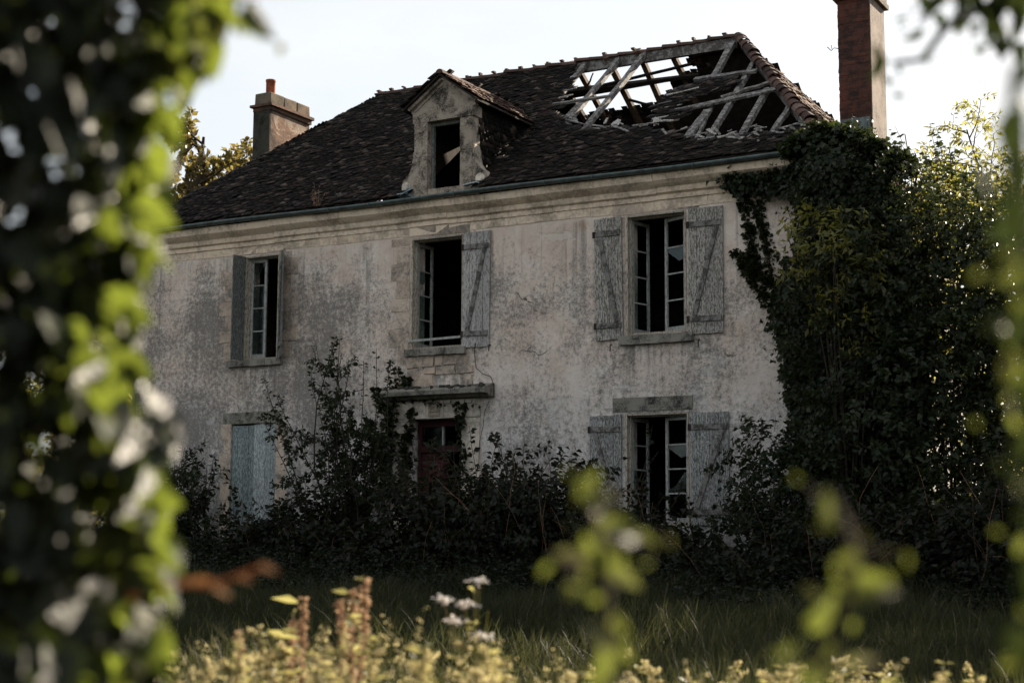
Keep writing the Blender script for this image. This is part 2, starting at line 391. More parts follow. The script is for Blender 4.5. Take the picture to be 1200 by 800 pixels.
def clump_leaves(cen, dirs, m, L, size, spread=.35, droop=.25, svar=.35):
    K = len(cen); dirs = unit(dirs)
    c = np.repeat(cen, m, 0); d = np.repeat(dirs, m, 0); n = K*m
    t = np.tile((np.arange(m)+.5)/m, K)[:,None]*L*rng.uniform(.7,1.2,(n,1))
    pos = c+d*t+rvec(n)*L*spread*rng.uniform(0,1,(n,1)); pos[:,2] -= (t[:,0]**2)*droop/L
    r = rvec(n); perp = unit(r-d*np.sum(r*d,1,keepdims=True))
    tip = d*.5+perp*.9; tip[:,2] -= .35
    nrm = rvec(n)*.75+d*.35+np.array([0,0,.6])
    s = size*rng.uniform(1-svar,1+svar,n)
    return pos, tip, nrm, s

def geo_join(gs):
    V = []; F = []; b = 0
    for v, f in gs: V.append(v); F.append(f+b); b += len(v)
    return np.concatenate(V), np.concatenate(F)

def shoot_paths(starts, dirs, L, seg=6, wander=.18, trop=.0):
    n = len(starts); L = np.broadcast_to(np.asarray(L,float),(n,))
    P = [starts]; d = unit(dirs)
    for k in range(seg):
        d = unit(d+rng.normal(size=(n,3))*wander+np.array([0,0,trop])*(k+1)/seg)
        P.append(P[-1]+d*(L/seg)[:,None])
    return np.stack(P,1)          # n,seg+1,3

def leaves_on(paths, per, size, t0=.2, out=.8, aspect=.6, hi=False, svar=.35, upbias=.6, droop=.25):
    n, k, _ = paths.shape
    t = rng.uniform(t0,1,(n,per))*(k-1); i = np.clip(t.astype(int),0,k-2); f = (t-i)[...,None]
    ar = np.arange(n)[:,None]
    a = paths[ar,i]; b = paths[ar,i+1]
    pos = (a+(b-a)*f).reshape(-1,3); d = unit((b-a).reshape(-1,3)); m = len(pos)
    r = rvec(m); perp = unit(r-d*np.sum(r*d,1,keepdims=True))
    tip = d*.45+perp*out; tip[:,2] -= droop
    nrm = rvec(m)*.7+np.array([0,0,upbias])
    return leaf_geo(pos+perp*size*.1, tip, nrm, size*rng.uniform(1-svar,1+svar,m), aspect, hi=hi)

def tubes_of(paths, r0, r1=.3, n=4):
    """all paths as tapered tubes, vectorised."""
    N, k, _ = paths.shape
    t = np.gradient(paths, axis=1); t = unit(t)
    ref = np.where(np.abs(t[:,:1,2:3])<.9, np.array([0,0,1.0]), np.array([1.0,0,0]))
    a = unit(np.cross(t, np.broadcast_to(ref, t.shape))); b = np.cross(t, a)
    rad = (np.broadcast_to(np.asarray(r0,float),(N,))[:,None]*np.linspace(1,r1,k)[None])[...,None]
    V = np.stack([paths+(a*math.cos(2*math.pi*i/n)+b*math.sin(2*math.pi*i/n))*rad for i in range(n)],2)  # N,k,n,3
    idx = np.arange(N*k*n).reshape(N,k,n)
    q = np.stack([idx[:,:-1], np.roll(idx,-1,2)[:,:-1], np.roll(idx,-1,2)[:,1:], idx[:,1:]],-1).reshape(-1,4)
    return V.reshape(-1,3), q

def tree_paths(base, height, spread, nl=9, nb=6, nt=5, first=.3, rad=None, lean=(0,0), droop=0.0):
    base = np.asarray(base, float); rad = rad or height*.022
    trunk = shoot_paths(base[None], np.array([[lean[0],lean[1],1.0]]), height*.8, 9, .06, .1)
    def child(par, n, Lf, t0, out, trop, seg=5, wander=.16):
        N, k, _ = par.shape
        t = (np.linspace(t0,.97,n)[None]+rng.uniform(-.06,.06,(N,n))).clip(0,.985)*(k-1); i = np.clip(t.astype(int),0,k-2); f = (t-i)[...,None]; ar = np.arange(N)[:,None]
        st = (par[ar,i]+(par[ar,i+1]-par[ar,i])*f).reshape(-1,3); d = unit((par[ar,i+1]-par[ar,i]).reshape(-1,3))
        r = rvec(len(st)); perp = unit(r-d*np.sum(r*d,1,keepdims=True))
        L = Lf*(1.15-.65*(t/(k-1))).reshape(-1)*rng.uniform(.75,1.2,len(st))
        return shoot_paths(st, d*.55+perp*out, L, seg, wander, trop)
    limbs = child(trunk, nl, spread, first, 1.0, .12)
    br = child(limbs, nb, spread*.45, .3, .8, .08)
    tw = child(br, nt, spread*.22, .25, .8, -droop, 4)
    parts = [tubes_of(trunk, rad, .35, 8), tubes_of(limbs, rad*.4, .35, 6), tubes_of(br, rad*.15, .4, 4), tubes_of(tw, rad*.06, .4, 3)]
    return parts, tw, br

def plant(name, base, label, cat, stem, leaf, smat, lmat, group=None, leaf_name='foliage', stem_name='stem'):
    t = thing(name, base, label, cat, group)
    if stem: mesh_np(stem_name, *geo_join(stem), smat, t)
    if leaf: mesh_np(leaf_name, *geo_join(leaf), lmat, t)
    return t

# ================================================================== SETTING
N = 170
gx = np.concatenate([np.linspace(-400,-40,20)[:-1], np.linspace(-40,40,N), np.linspace(40,400,20)[1:]])
gy = np.concatenate([np.linspace(-200,-34,10)[:-1], np.linspace(-34,30,N), np.linspace(30,500,20)[1:]])
GX, GY = np.meshgrid(gx, gy); GZ = ground_z(GX, GY)
GV = np.stack([GX,GY,GZ],-1).reshape(-1,3); W = len(gx)
ii = (np.arange(len(gy)-1)[:,None]*W+np.arange(W-1)[None]).ravel()
mesh_np('ground', GV, np.stack([ii,ii+1,ii+1+W,ii+W],1), SOIL, smooth=True, kind='structure', label='rough meadow ground around the abandoned house')

# ================================================================== HOUSE
HX0, HX1, HD = -15.1, 0.95, 9.6
house = thing('derelict_house', (-7.07, 0, -1.1), 'abandoned two storey plastered house with a collapsing tiled roof and hanging shutters', 'house')

def wall_holes(mb, x0, x1, z0, z1, yf, yb, holes):
    xs = sorted({x0,x1,*[h[0] for h in holes],*[h[1] for h in holes]}); zs = sorted({z0,z1,*[h[2] for h in holes],*[h[3] for h in holes]})
    for i in range(len(xs)-1):
        for j in range(len(zs)-1):
            a,b,c,d = xs[i],xs[i+1],zs[j],zs[j+1]; mx,mz=(a+b)/2,(c+d)/2
            if any(h[0]<mx<h[1] and h[2]<mz<h[3] for h in holes): continue
            mb.add([(a,yf,c),(b,yf,c),(b,yf,d),(a,yf,d)],[(0,1,2,3)])
            mb.add([(a,yb,c),(b,yb,c),(b,yb,d),(a,yb,d)],[(3,2,1,0)])
    for h in holes:
        a,b,c,d = h
        mb.add([(a,yf,c),(a,yb,c),(a,yb,d),(a,yf,d)],[(3,2,1,0)]); mb.add([(b,yf,c),(b,yb,c),(b,yb,d),(b,yf,d)],[(0,1,2,3)])
        mb.add([(a,yf,d),(b,yf,d),(b,yb,d),(a,yb,d)],[(3,2,1,0)]); mb.add([(a,yf,c),(b,yf,c),(b,yb,c),(a,yb,c)],[(0,1,2,3)])

OPEN = {'L': (-12.0,-11.06,3.61,5.87), 'C': (-7.69,-6.45,3.61,5.87), 'R': (-2.88,-1.66,3.61,5.87),
        'LR': (-2.91,-1.64,.1,2.15), 'LL': (-12.27,-11.05,0,2.25), 'D': (-7.66,-6.45,-.55,2.2)}
fw = MB(); wall_holes(fw, HX0, HX1, -1.3, 6.5, 0, .5, list(OPEN.values()))
fw.add([(HX0,0,6.5),(HX1,0,6.5),(HX1,.5,6.5),(HX0,.5,6.5)],[(0,1,2,3)])
fw.build('front_wall', PLASTER, house)
sw = MB(); sw.box(HX1-.5, HX1, .5, HD, -1.3, 6.5); sw.build('end_wall', PLASTER, house)
sw = MB(); sw.box(HX0, HX0+.5, .5, HD, -1.3, 6.5); sw.build('end_wall', PLASTER, house)
bw = MB(); bw.box(HX0+.5, HX1-.5, HD-.5, HD, -1.3, 6.5); bw.build('rear_wall', PLASTER, house)
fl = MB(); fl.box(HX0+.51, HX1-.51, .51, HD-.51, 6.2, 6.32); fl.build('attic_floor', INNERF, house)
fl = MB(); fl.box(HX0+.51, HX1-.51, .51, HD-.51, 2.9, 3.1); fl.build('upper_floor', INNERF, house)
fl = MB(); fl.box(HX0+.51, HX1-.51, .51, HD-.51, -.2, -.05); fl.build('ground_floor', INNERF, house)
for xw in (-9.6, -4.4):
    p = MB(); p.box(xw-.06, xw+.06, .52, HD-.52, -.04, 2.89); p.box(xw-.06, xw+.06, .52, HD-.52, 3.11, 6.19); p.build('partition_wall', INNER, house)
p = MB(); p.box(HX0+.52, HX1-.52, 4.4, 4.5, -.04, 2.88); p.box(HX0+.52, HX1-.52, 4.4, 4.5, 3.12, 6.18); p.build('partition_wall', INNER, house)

# cornice: moulded stone, in blocks
prof = [(0,6.10),(-.035,6.10),(-.035,6.19),(-.09,6.22),(-.11,6.31),(-.20,6.37),(-.27,6.42),(-.29,6.52),(-.29,6.56),(0,6.56)]
cb = MB(); x = HX0-.2; 
while x < HX1+.2:
    x2 = min(x+random.uniform(.9,1.5), HX1+.2); dz = random.uniform(-.008,.008); dy = random.uniform(-.008,.008)
    cb.prism([(a+dy-.003,b+dz) for a,b in prof], x+.003, x2-.003, 'x'); x = x2
cb.build('cornice', CORNICE, house, jitter=.005)
fb = MB(); x = HX0
while x < HX1-.1:
    x2 = min(x+random.uniform(.7,1.5), HX1)
    fb.box(x+.004, x2-.004, random.uniform(-.014,-.008), .05, 5.93+random.uniform(-.012,.012), 6.098); x = x2
fb.build('frieze', CORNICE, house, jitter=.004)

def blocks(name, mat, lst, y=-.008):
    b = MB()
    for (x0,x1,z0,z1) in lst: b.box(x0+.004,x1-.004,y-random.uniform(0,.006),.03,z0+.004,z1-.004)
    return b.build(name, mat, house, jitter=.006)
def quoins(xa, xb, z0, z1, wide, narrow, side):
    out = []; z = z0; k = 0
    while z < z1-.08:
        h = random.uniform(.26,.4); z2 = min(z+h, z1); w = (wide if k%2 else narrow)*random.uniform(.9,1.12)
        out.append((xa-w, xa, z, z2) if side < 0 else (xb, xb+w, z, z2)); z = z2; k += 1
    return out
o = OPEN['L']; blocks('window_surround', QUOIN, quoins(o[0]-.32,o[1]+.08,3.62,5.9,.42,.26,1)+quoins(o[0]-.33,o[1],3.62,5.6,.36,.22,-1)+[(-12.4,-11.7,5.9,6.08),(-11.7,-10.9,5.89,6.08)])
o = OPEN['C']; blocks('window_surround', QUOIN, quoins(o[0]-.03,o[1],3.3,5.9,.48,.30,-1)+[(-7.9,-7.1,5.885,6.09),(-7.1,-6.3,5.885,6.09)])
o = OPEN['R']; blocks('window_surround', QUOIN, [(-3.15,-2.3,5.89,6.09),(-2.3,-1.4,5.885,6.09)]+quoins(o[0]-.02,o[1],4.9,5.88,.2,.14,-1))
o = OPEN['LL']
for s_ in (-1,1): blocks('door_jamb', QUOIN, quoins(o[0],o[1],-.4,2.25,.30,.20,s_))
blocks('lintel', SILL, [(-12.5,-10.9,2.255,2.50)], -.012)
blocks('lintel', SILL, [(-3.16,-1.56,2.19,2.45)], -.02)
# crumbling stones between central sill and door hood
rs = []
z = 2.8
for h in (.27,.17,.24):
    x = -7.75
    while x < -6.3:
        x2 = min(x+random.uniform(.2,.75), -6.2); rs.append((x, x2, z, z+h)); x = x2
    z += h
b = MB()
for (x0,x1,z0,z1) in rs: b.box(x0+.01,x1-.01,-.012-random.uniform(0,.015),.03,z0+.01,z1-.01)
b.build('rubble_stone', QUOIN, house, jitter=.03)
b = MB()
for s in (-1,1):
    xa = -7.66 if s < 0 else -6.45
    z = -.6
    while z < 2.2:
        z2 = min(z+random.uniform(.55,.8), 2.2); x0, x1 = (xa-.42, xa) if s < 0 else (xa, xa+.42)
        b.box(x0+.003, x1-.003, -.04-random.uniform(0,.008), .05, z+.003, z2-.003); z = z2
x = -8.08
for x2 in (-7.28,-6.86,-6.03): b.box(x+.003,x2-.003,-.045,.05,2.203,2.57); x = x2
b.build('doorcase', PALE, house, jitter=.006, bevel=.008)
pl = MB(); pl.box(-7.20,-6.94,-.075,-.04,2.24,2.54); pl.box(-7.17,-6.97,-.10,-.074,2.33,2.51); pl.box(-7.15,-6.99,-.088,-.074,2.265,2.30)
pl.build('carved_keystone', DORMER, house, jitter=.004, bevel=.008)
cn = MB(); cn.prism([(0,2.58),(-.20,2.58),(-.26,2.63),(-.42,2.65),(-.42,2.72),(-.36,2.76),(0,2.86)], -8.12, -5.72, 'x')
cn.build('door_hood', SILL, house, jitter=.012)
ms = MB()
for k in range(60):
    px, py = random.uniform(-8.1,-5.75), random.uniform(-.36,-.05); r = random.uniform(.015,.05)
    ms.box(px-r,px+r,py-r,py+r,2.72,2.78+random.uniform(0,.06))
ms.build('moss', m_simple('dry_moss', (.05,.05,.04), .98, .4, 20), house, jitter=.012)
for (x0,x1,z0,z1) in ((-12.36,-10.92,3.47,3.61),(-7.78,-6.36,3.46,3.605),(-3.0,-1.52,3.42,3.60)):
    s_ = MB(); n_ = 7
    for k in range(n_):
        a_, b_ = x0+(x1-x0)*k/n_, x0+(x1-x0)*(k+1)/n_
        s_.box(a_, b_, -.10-random.uniform(0,.012), .16, z0+random.uniform(0,.012), z1-random.uniform(0,.006)-.004*(k%2))
    s_.build('window_sill', SILL, house, jitter=.005)

# windows
def sash_mb(w, h, n=4):
    m = MB(); t = .04
    m.box(0,.06,0,t,0,h); m.box(w-.055,w,0,t,0,h); m.box(.061,w-.056,.002,t-.002,0,.09); m.box(.061,w-.056,.002,t-.002,h-.065,h)
    for k in range(1,n):
        z = .09+(h-.155)*k/n; m.box(.061,w-.056,.006,t-.006,z-.014,z+.014)
    return m
def window(key, angs, broken, n=4, mat=FRAME, case=FRAMEW, bar=False):
    x0,x1,z0,z1 = OPEN[key]; yf = .13
    m = MB(); m.box(x0+.002,x0+.065,yf-.03,yf+.08,z0,z1); m.box(x1-.065,x1-.002,yf-.03,yf+.08,z0,z1); m.box(x0+.066,x1-.066,yf-.028,yf+.078,z1-.06,z1-.003)
    m.box(x0+.066,x1-.066,yf-.03,yf+.08,z0+.001,z0+.05)
    # outer rebate boards that line the reveal
    m.box(x0+.002,x0+.035,-.015,yf-.031,z0,z1-.002); m.box(x1-.035,x1-.002,-.015,yf-.031,z0,z1-.002); m.box(x0+.036,x1-.036,-.012,yf-.03,z1-.035,z1-.002)
    w = m.build('window', case, house, jitter=.002)
    W = (x1-x0-.14)/2; H = z1-z0-.115
    for i, a in enumerate(angs):
        if a is None: continue
        s = sash_mb(W, H, n)
        if i == 0: M = Matrix.Translation((x0+.068, yf, z0+.052)) @ Matrix.Rotation(R(a), 4, 'Z')
        else: M = Matrix.Translation((x1-.068, yf, z0+.052)) @ Matrix.Rotation(R(-a), 4, 'Z') @ Matrix.Scale(-1, 4, (1,0,0))
        s.xform(M)
        if i == 1:
            for k in (3,4): s.f[k] = [tuple(reversed(f)) for f in s.f[k]]
        s.build('sash', mat, w, jitter=.0025)
        ph = (H-.155)/n
        for k in range(n):
            kind = broken[i][k]
            if kind == 0: continue
            zl, zh = .09+ph*k+.012, .09+ph*(k+1)-.012; xl, xr = .058, W-.053
            if kind == 1: poly = [(xl,zl),(xr,zl),(xr,zh),(xl,zh)]
            elif kind == 2: poly = [(xl,zl+.5*ph),(xl+.3*(xr-xl),zl+.42*ph),(xr,zl+.85*ph),(xr,zh),(xl,zh)]
            elif kind == 3: poly = [(xl,zl),(xr,zl),(xr,zl+.12*ph),(xl+.6*(xr-xl),zl+.28*ph),(xl+.25*(xr-xl),zl+.7*ph),(xl,zl+.9*ph)]
            else: poly = [(xl,zl+.3*ph),(xl+.4*(xr-xl),zl+.62*ph),(xr,zl+.1*ph),(xr,zh),(xl,zh)]
            g = MB(); g.prism(poly, .018, .022, 'y'); g.xform(M); g.build('pane', GLASS, w)
    if bar:
        g = MB(); g.bar((x0-.05,-.03,z0+.17),(x1-.02,-.03,z0+.19),.03,.045); g.build('guard_bar', FRAME, w)
    return w
window('L', (4, 52), ([1,1,1,2],[1,0,3,0]), mat=FRAME)
window('C', (88, None), ([1,1,2,0],None), bar=True)
window('R', (78, 20), ([1,3,3,0],[0,0,2,0]))
window('LR', (80, 18), ([0,1,0,0],[0,3,2,0]))

# shutters
def shutter(w, h, M, mat, bracemat=BRACE, dirn=1, gap=.006, ragged=.012, brace=True, bands=(.87,.12)):
    n = 4 if w > .5 else 3; s = MB(); pw = w/n
    for k in range(n):
        s.box(k*pw+gap/2, (k+1)*pw-gap/2, random.uniform(-.003,.003), .028+random.uniform(-.002,.002), random.uniform(0,ragged), h-random.uniform(0,ragged))
    s.xform(M); o = s.build('shutter', mat, house, jitter=.0015)
    for zf in bands:
        b = MB(); b.box(.035, w-.03, -.03, -.0045, h*zf-.05, h*zf+.05); b.xform(M); b.build('ledge', bracemat, o, jitter=.004)
    if brace:
        za, zb = h*bands[1]+.06, h*bands[0]-.06
        b = MB(); p, q = ((w-.12,-.017,zb),(.12,-.017,za)) if dirn > 0 else ((.12,-.017,zb),(w-.12,-.017,za))
        b.bar(p, q, .085, .022, (0,-1,0)); b.xform(M); b.build('brace', bracemat, o, jitter=.003)
    for zf in bands:
        b = MB(); b.box(-.05,.13,-.036,-.0305,h*zf-.018,h*zf+.018) if False else b.box(-.035,.02,-.012,.02,h*zf-.06,h*zf+.06)
        b.xform(M); b.build('hinge', IRON, o)
    return o
T = Matrix.Translation
def RZ(a): return Matrix.Rotation(R(a),4,'Z')
def RYt(a): return Matrix.Rotation(R(a),4,'Y')
shutter(.62, 2.31, T((-6.45,-.045,3.57)) @ RYt(.3), SHUTB, BRACE, 1)
shutter(.57, 2.33, T((-3.49,-.055,3.53)) @ RYt(-.9), SHUT, BRACE, -1)
shutter(.68, 2.33, T((-1.61,-.05,3.545)) @ RYt(.3), SHUT, BRACE, 1)
shutter(.66, 2.03, T((-3.63,-.05,.11)), SHUTG, BRACE, -1)
shutter(.75, 2.03, T((-1.60,-.05,.10)) @ RYt(-.1), SHUTG, BRACE, 1)
shutter(.40, 2.27, T((-12.0,-.02,3.6)) @ RZ(-91), SHUTD, SHUTD, 1)
shutter(.50, 2.27, T((-11.03,-.02,3.6)) @ RZ(-47), SHUTD, SHUTD, 1)
ll = shutter(.585, 2.22, T((-12.25,.03,0)), m_wood('darker_teal_door_wood', (.36,.43,.43), (.11,.125,.125), .75), TEAL, 1, brace=False, bands=())
ll2 = shutter(.60, 2.24, T((-11.655,.015,0)) @ RZ(.5), TEAL, TEAL, 1, brace=False, bands=())
for o_ in (ll, ll2): pass

# front door: maroon frame, transom light, one panelled leaf, the other gone
d = MB(); d.box(-7.62,-7.55,.22,.32,-.5,2.19); d.box(-6.56,-6.49,.22,.32,-.5,2.19); d.box(-7.549,-6.561,.22,.32,2.06,2.19); d.box(-7.549,-6.561,.20,.33,1.55,1.67)
dr = d.build('front_door', MAROON, house, jitter=.003)
d = MB(); d.box(-7.545,-6.935,.25,.30,-.5,1.545); d.build('door_leaf', MAROON, dr)
d = MB(); 
for (a,b_,c,e) in ((-7.44,-7.05,.55,1.38),(-7.44,-7.05,-.4,.35)):
    d.box(a,b_,.238,.249,c,c+.025); d.box(a,b_,.238,.249,e-.025,e); d.box(a,a+.025,.238,.249,c+.026,e-.026); d.box(b_-.025,b_,.238,.249,c+.026,e-.026); d.box(a+.06,b_-.06,.243,.2505,c+.06,e-.06)
d.build('door_panel', m_wood('worn_panel_moulding', (.10,.036,.036), (.08,.05,.045), .5), dr)
d = MB(); d.box(-7.07,-7.035,.24,.30,1.671,2.059); d.build('transom_bar', FRAME, dr)
d = MB(); d.box(-7.54,-7.08,.268,.272,1.675,2.055); d.build('pane', GLASS, dr)
d = MB(); d.prism([(-7.03,1.675),(-6.57,1.675),(-6.57,1.83),(-6.75,1.74),(-6.9,1.79),(-7.03,1.72)],.268,.272,'y'); d.build('pane', GLASS, dr)
d = MB(); d.tube([(-6.99,.25,.62),(-6.99,.19,.62)],.012,8); d.lathe(0,0,[(.0,0)],4) if False else None
d.tube([(-6.99,.20,.62),(-6.99,.165,.62)],[.032,.025],10); d.build('door_knob', IRON, dr)
d = MB(); d.box(-8.0,-6.1,-.7,0,-1.2,-.78); d.box(-7.9,-6.2,-.35,-.002,-.779,-.56); d.build('doorstep', SILL, house, jitter=.01)

# dangling wire by the door hood and hinge pins
w = MB(); P_ = [aty(a,b,-.06) for a,b in ((557,402),(556,414),(558,431),(566,438),(575,441),(579,452),(579,466))]; w.tube(P_, .008, 5)
w.build('dangling_cable', IRON, house)
w = MB(); P_ = [aty(a,b,-.05) for a,b in ((573,470),(568,482),(566,500),(562,518),(561,545))]; w.tube(P_, .006, 5); w.build('dangling_cable', IRON, house)
for (a,b) in ((717,404),(820,398),(575,404)):
    q = aty(a,b,-.02); w = MB(); w.tube([q,q+np.array([0,-.07,0]),q+np.array([0,-.075,-.13])],.012,5); w.build('shutter_catch', IRON, house)

# gutter and downpipe
g = MB(); x = HX0-.2; gx_end = 1.12
def gutter_z(x): return 6.60+.012*math.sin(x*.9)
seg = np.linspace(HX0-.15, gx_end, 60); n_ = 9
vs = []; fs = []
for x in seg:
    for rr in (.075,.062):
        for i in range(n_):
            an = math.pi+math.pi*i/(n_-1); vs.append((x,-.375+rr*math.cos(an), gutter_z(x)+.03+rr*math.sin(an)))
for k in range(len(seg)-1):
    b0 = k*2*n_; b1 = b0+2*n_
    for i in range(n_-1):
        fs.append((b0+i,b0+i+1,b1+i+1,b1+i)); fs.append((b0+n_+i+1,b0+n_+i,b1+n_+i,b1+n_+i+1))
    fs.append((b0+n_,b0,b1,b1+n_)); fs.append((b0+n_-1,b0+2*n_-1,b1+2*n_-1,b1+n_-1))
g.add(vs, fs); gut = g.build('gutter', ZINC, house, smooth=True)
x = HX0+.5
while x < gx_end:
    m = MB(); pts = [(x,-.375+.082*math.cos(an), gutter_z(x)+.03+.082*math.sin(an)) for an in np.linspace(math.pi,2*math.pi,9)]
    m.tube(pts, .008, 4); m.build('gutter_bracket', LEAD, gut); x += 1.02
m = MB(); m.tube([(HX0+.10,-.375,6.55),(HX0+.09,-.30,6.35),(HX0+.08,-.09,6.0),(HX0+.08,-.08,4.5),(HX0+.08,-.08,-1.0)], .05, 10); m.build('downpipe', m_simple('blue_green_pipe',(.05,.085,.09),.6,.3), house, smooth=True)

# ------------------------------------------------------------------ roof
ZE, ZR, YE, YR = 6.68, 10.67, -.35, 4.8
RX0, RX1, EX0, EX1 = -11.85, -2.46, -15.25, 1.2
def inpoly(u, v, poly):
    poly = np.asarray(poly); inside = np.zeros(len(u), bool); j = len(poly)-1
    for i in range(len(poly)):
        xi, yi = poly[i]; xj, yj = poly[j]
        c = ((yi > v) != (yj > v)) & (u < (xj-xi)*(v-yi)/(yj-yi+1e-12)+xi); inside ^= c; j = i
    return inside
class Slope:
    def __init__(s, a, b, c, d_):      # eave a->b, ridge d_->c (points)
        s.a = np.array(a,float); s.u = unit(np.array(b,float)-s.a); up = np.array(d_,float)-s.a
        s.n = unit(np.cross(s.u, up)); s.v = np.cross(s.n, s.u)
        s.poly = [s.uv(p) for p in (a,b,c,d_)]
    def uv(s, p): q = np.array(p,float)-s.a; return (q@s.u, q@s.v)
    def pt(s, u, v, w=0.0): return s.a+s.u*u+s.v*v+s.n*w
    def px(s, a, b): return s.uv(atplane(a,b,s.a,s.n))
    def P(s, a, b, w=0.0): return atplane(a,b,s.a,s.n)+s.n*w
A_, B_ = (EX0,YE,ZE), (EX1,YE,ZE); A2, B2 = (EX0,2*YR-YE,ZE), (EX1,2*YR-YE,ZE); K0, K1 = (RX0,YR,ZR), (RX1,YR,ZR)
front = Slope(A_,B_,K1,K0); rear = Slope(B2,A2,K0,K1); hipL = Slope(A2,A_,K0,K0); hipR = Slope(B_,B2,K1,K1)
def tiles(sl, keep, exposure=.088, tw=.165, tl=.22, th=.012, miss=.006, shrink=1.0):
    vmax = max(p[1] for p in sl.poly); umax = max(p[0] for p in sl.poly); umin = min(p[0] for p in sl.poly)
    rows = int(vmax/exposure)+1; cols = int((umax-umin)/tw)+2
    r, c = np.meshgrid(np.arange(rows), np.arange(cols), indexing='ij'); r = r.ravel(); c = c.ravel(); n = len(r)
    sag = .035*np.sin(c*tw*.55+.4)*np.sin(r*exposure*.5)
    u = umin+c*tw+(r%2)*tw*.5+rng.normal(0,.006,n); v = r*exposure+rng.normal(0,.012,n)
    slip = rng.random(n) < .02; v = np.where(slip, v-rng.uniform(.02,.08,n), v)
    pg = np.asarray(sl.poly); pc = pg.mean(0); pg = pc+(pg-pc)*shrink
    ok = inpoly(u, v+.06, pg) & keep(u, v+.06) & (rng.random(n) > miss)
    u, v, sag = u[ok], v[ok], sag[ok]; n = len(u)
    rot = rng.normal(0,.025,n); rot = np.where(rng.random(n)<.03, rot+rng.normal(0,.12,n), rot)
    w = tw*.97*rng.uniform(.93,1.0,n); lo = .026+rng.normal(0,.005,n)+np.where(rng.random(n)<.05, .018, 0)+sag; hi = .004+sag; tilt = rng.normal(0,.005,n)
    L = tl*rng.uniform(.95,1.03,n)
    V = []
    for (du,dv) in ((-.5,0),(.5,0),(.5,1),(-.5,1)):
        for t in (0,1):
            uu = u+du*w*np.cos(rot)-dv*L*np.sin(rot); vv = v+dv*L*np.cos(rot)+du*w*np.sin(rot)
            ww = (lo if dv == 0 else hi)+tilt*du*2+t*th
            V.append(sl.a+uu[:,None]*sl.u+vv[:,None]*sl.v+ww[:,None]*sl.n)
    V = np.stack(V,1).reshape(-1,3); k = np.arange(n)[:,None]*8
    F = [(1,3,5,7),(6,4,2,0),(0,2,3,1),(2,4,5,3),(4,6,7,5),(6,0,1,7)]
    return V, np.concatenate([k+np.array([f]) for f in F])

fh = [front.px(a,b) for a,b in ((674,74),(668,88),(672,103),(660,108),(656,118),(650,124),(652,134),(662,143),(676,151),(686,155),(703,153),(717,156),(733,152),(748,153),(766,156),(780,156),(794,160),(806,165),(824,166),(845,164),(864,163),(880,160),(906,158),(925,154),(938,151),(962,143),(1000,140),(960,60),(868,38),(760,50))]
keep_patch = [front.px(a,b) for a,b in ((762,136),(764,128),(776,124),(786,112),(800,104),(816,99),(832,96),(848,93),(866,99),(852,108),(834,112),(812,118),(800,123),(780,135))]
patch2 = [front.px(a,b) for a,b in ((760,140),(806,130),(812,134),(800,143),(776,147),(764,146))]
rh = [rear.px(a,b) for a,b in ((664,88),(676,84),(684,78),(723,72),(780,62),(815,57),(821,64),(810,70),(807,76),(805,80),(820,84),(800,92),(788,97),(795,103),(785,113),(772,123),(745,128),(715,134),(692,136),(684,142),(672,128),(666,110))]
JR = lambda u, v, a: (u+a*np.sin(v*37+u*11)+rng.normal(0,a*.6,len(u)), v+rng.normal(0,a*.4,len(v)))
def keep_front(u, v):
    uu, vv = JR(u, v, .06)
    k = ~inpoly(uu, vv, fh) | inpoly(uu, vv, keep_patch) | inpoly(uu, vv, patch2)
    x = front.a[0]+u                       # dormer opening
    return k & ~((x > -7.62) & (x < -6.1) & (v < 2.4))
def keep_rear(u, v):
    uu, vv = JR(u, v, .05); return ~inpoly(uu, vv, rh)
gs = [tiles(front, keep_front), tiles(rear, keep_rear, shrink=.985), tiles(hipL, lambda u,v: np.ones(len(u),bool))]
Vr, Fr = geo_join(gs); roof = mesh_np('roof', Vr, Fr, TILE, house)
Vh, Fh = tiles(hipR, lambda u,v: np.ones(len(u),bool), shrink=.962); mesh_np('hip_slope', Vh, Fh, TILER, roof)
# boards under the rear and hip slopes
def inset(sl, w=-.03):
    m = MB(); return m
# half round ridge and hip tiles
def half_rounds(p, q, r, L, mat, name, lift=.02, nrm=(0,0,1), bumps=True):
    p = np.array(p,float); q = np.array(q,float); D = np.linalg.norm(q-p); d = (q-p)/D; side = unit(np.cross(d, np.array(nrm,float))); up = np.cross(side, d)
    n = int(D/L); m = MB()
    for k in range(n):
        s0 = p+d*(k*D/n); s1 = p+d*((k+1.12)*D/n); jit = rng.normal(0,.012,3); vs = []; ns = 7
        for e, (c, rr) in enumerate(((s0+up*(lift)+jit, r*1.08),(s1+up*(lift-.02)+jit, r*.92))):
            for rad in (rr, rr-.016):
                for i in range(ns):
                    an = math.pi*(i/(ns-1)); vs.append(c+side*math.cos(an)*rad+up*(math.sin(an)*rad*.85-.03))
        f = []
        for i in range(ns-1):
            f.append((i,i+1,2*ns+i+1,2*ns+i)); f.append((ns+i+1,ns+i,3*ns+i,3*ns+i+1)); f.append((i+1,i,ns+i,ns+i+1)); f.append((2*ns+i,2*ns+i+1,3*ns+i+1,3*ns+i))
        f += [(0,2*ns,3*ns,ns),(ns-1,2*ns-1,4*ns-1,3*ns-1)]
        m.add(vs, f)
        if bumps and random.random() < .8:
            c = s0+up*(lift+r*.78); b = r*random.uniform(.3,.55)
            m.bar(c-side*b, c+side*b, random.uniform(.05,.10), .05*random.uniform(.5,1.3), up)
    return m.build(name, mat, roof, smooth=False)
half_rounds((RX0-.05,YR,ZR), (RX1+.05,YR,ZR), .11, .36, RIDGE, 'ridge_tiles')
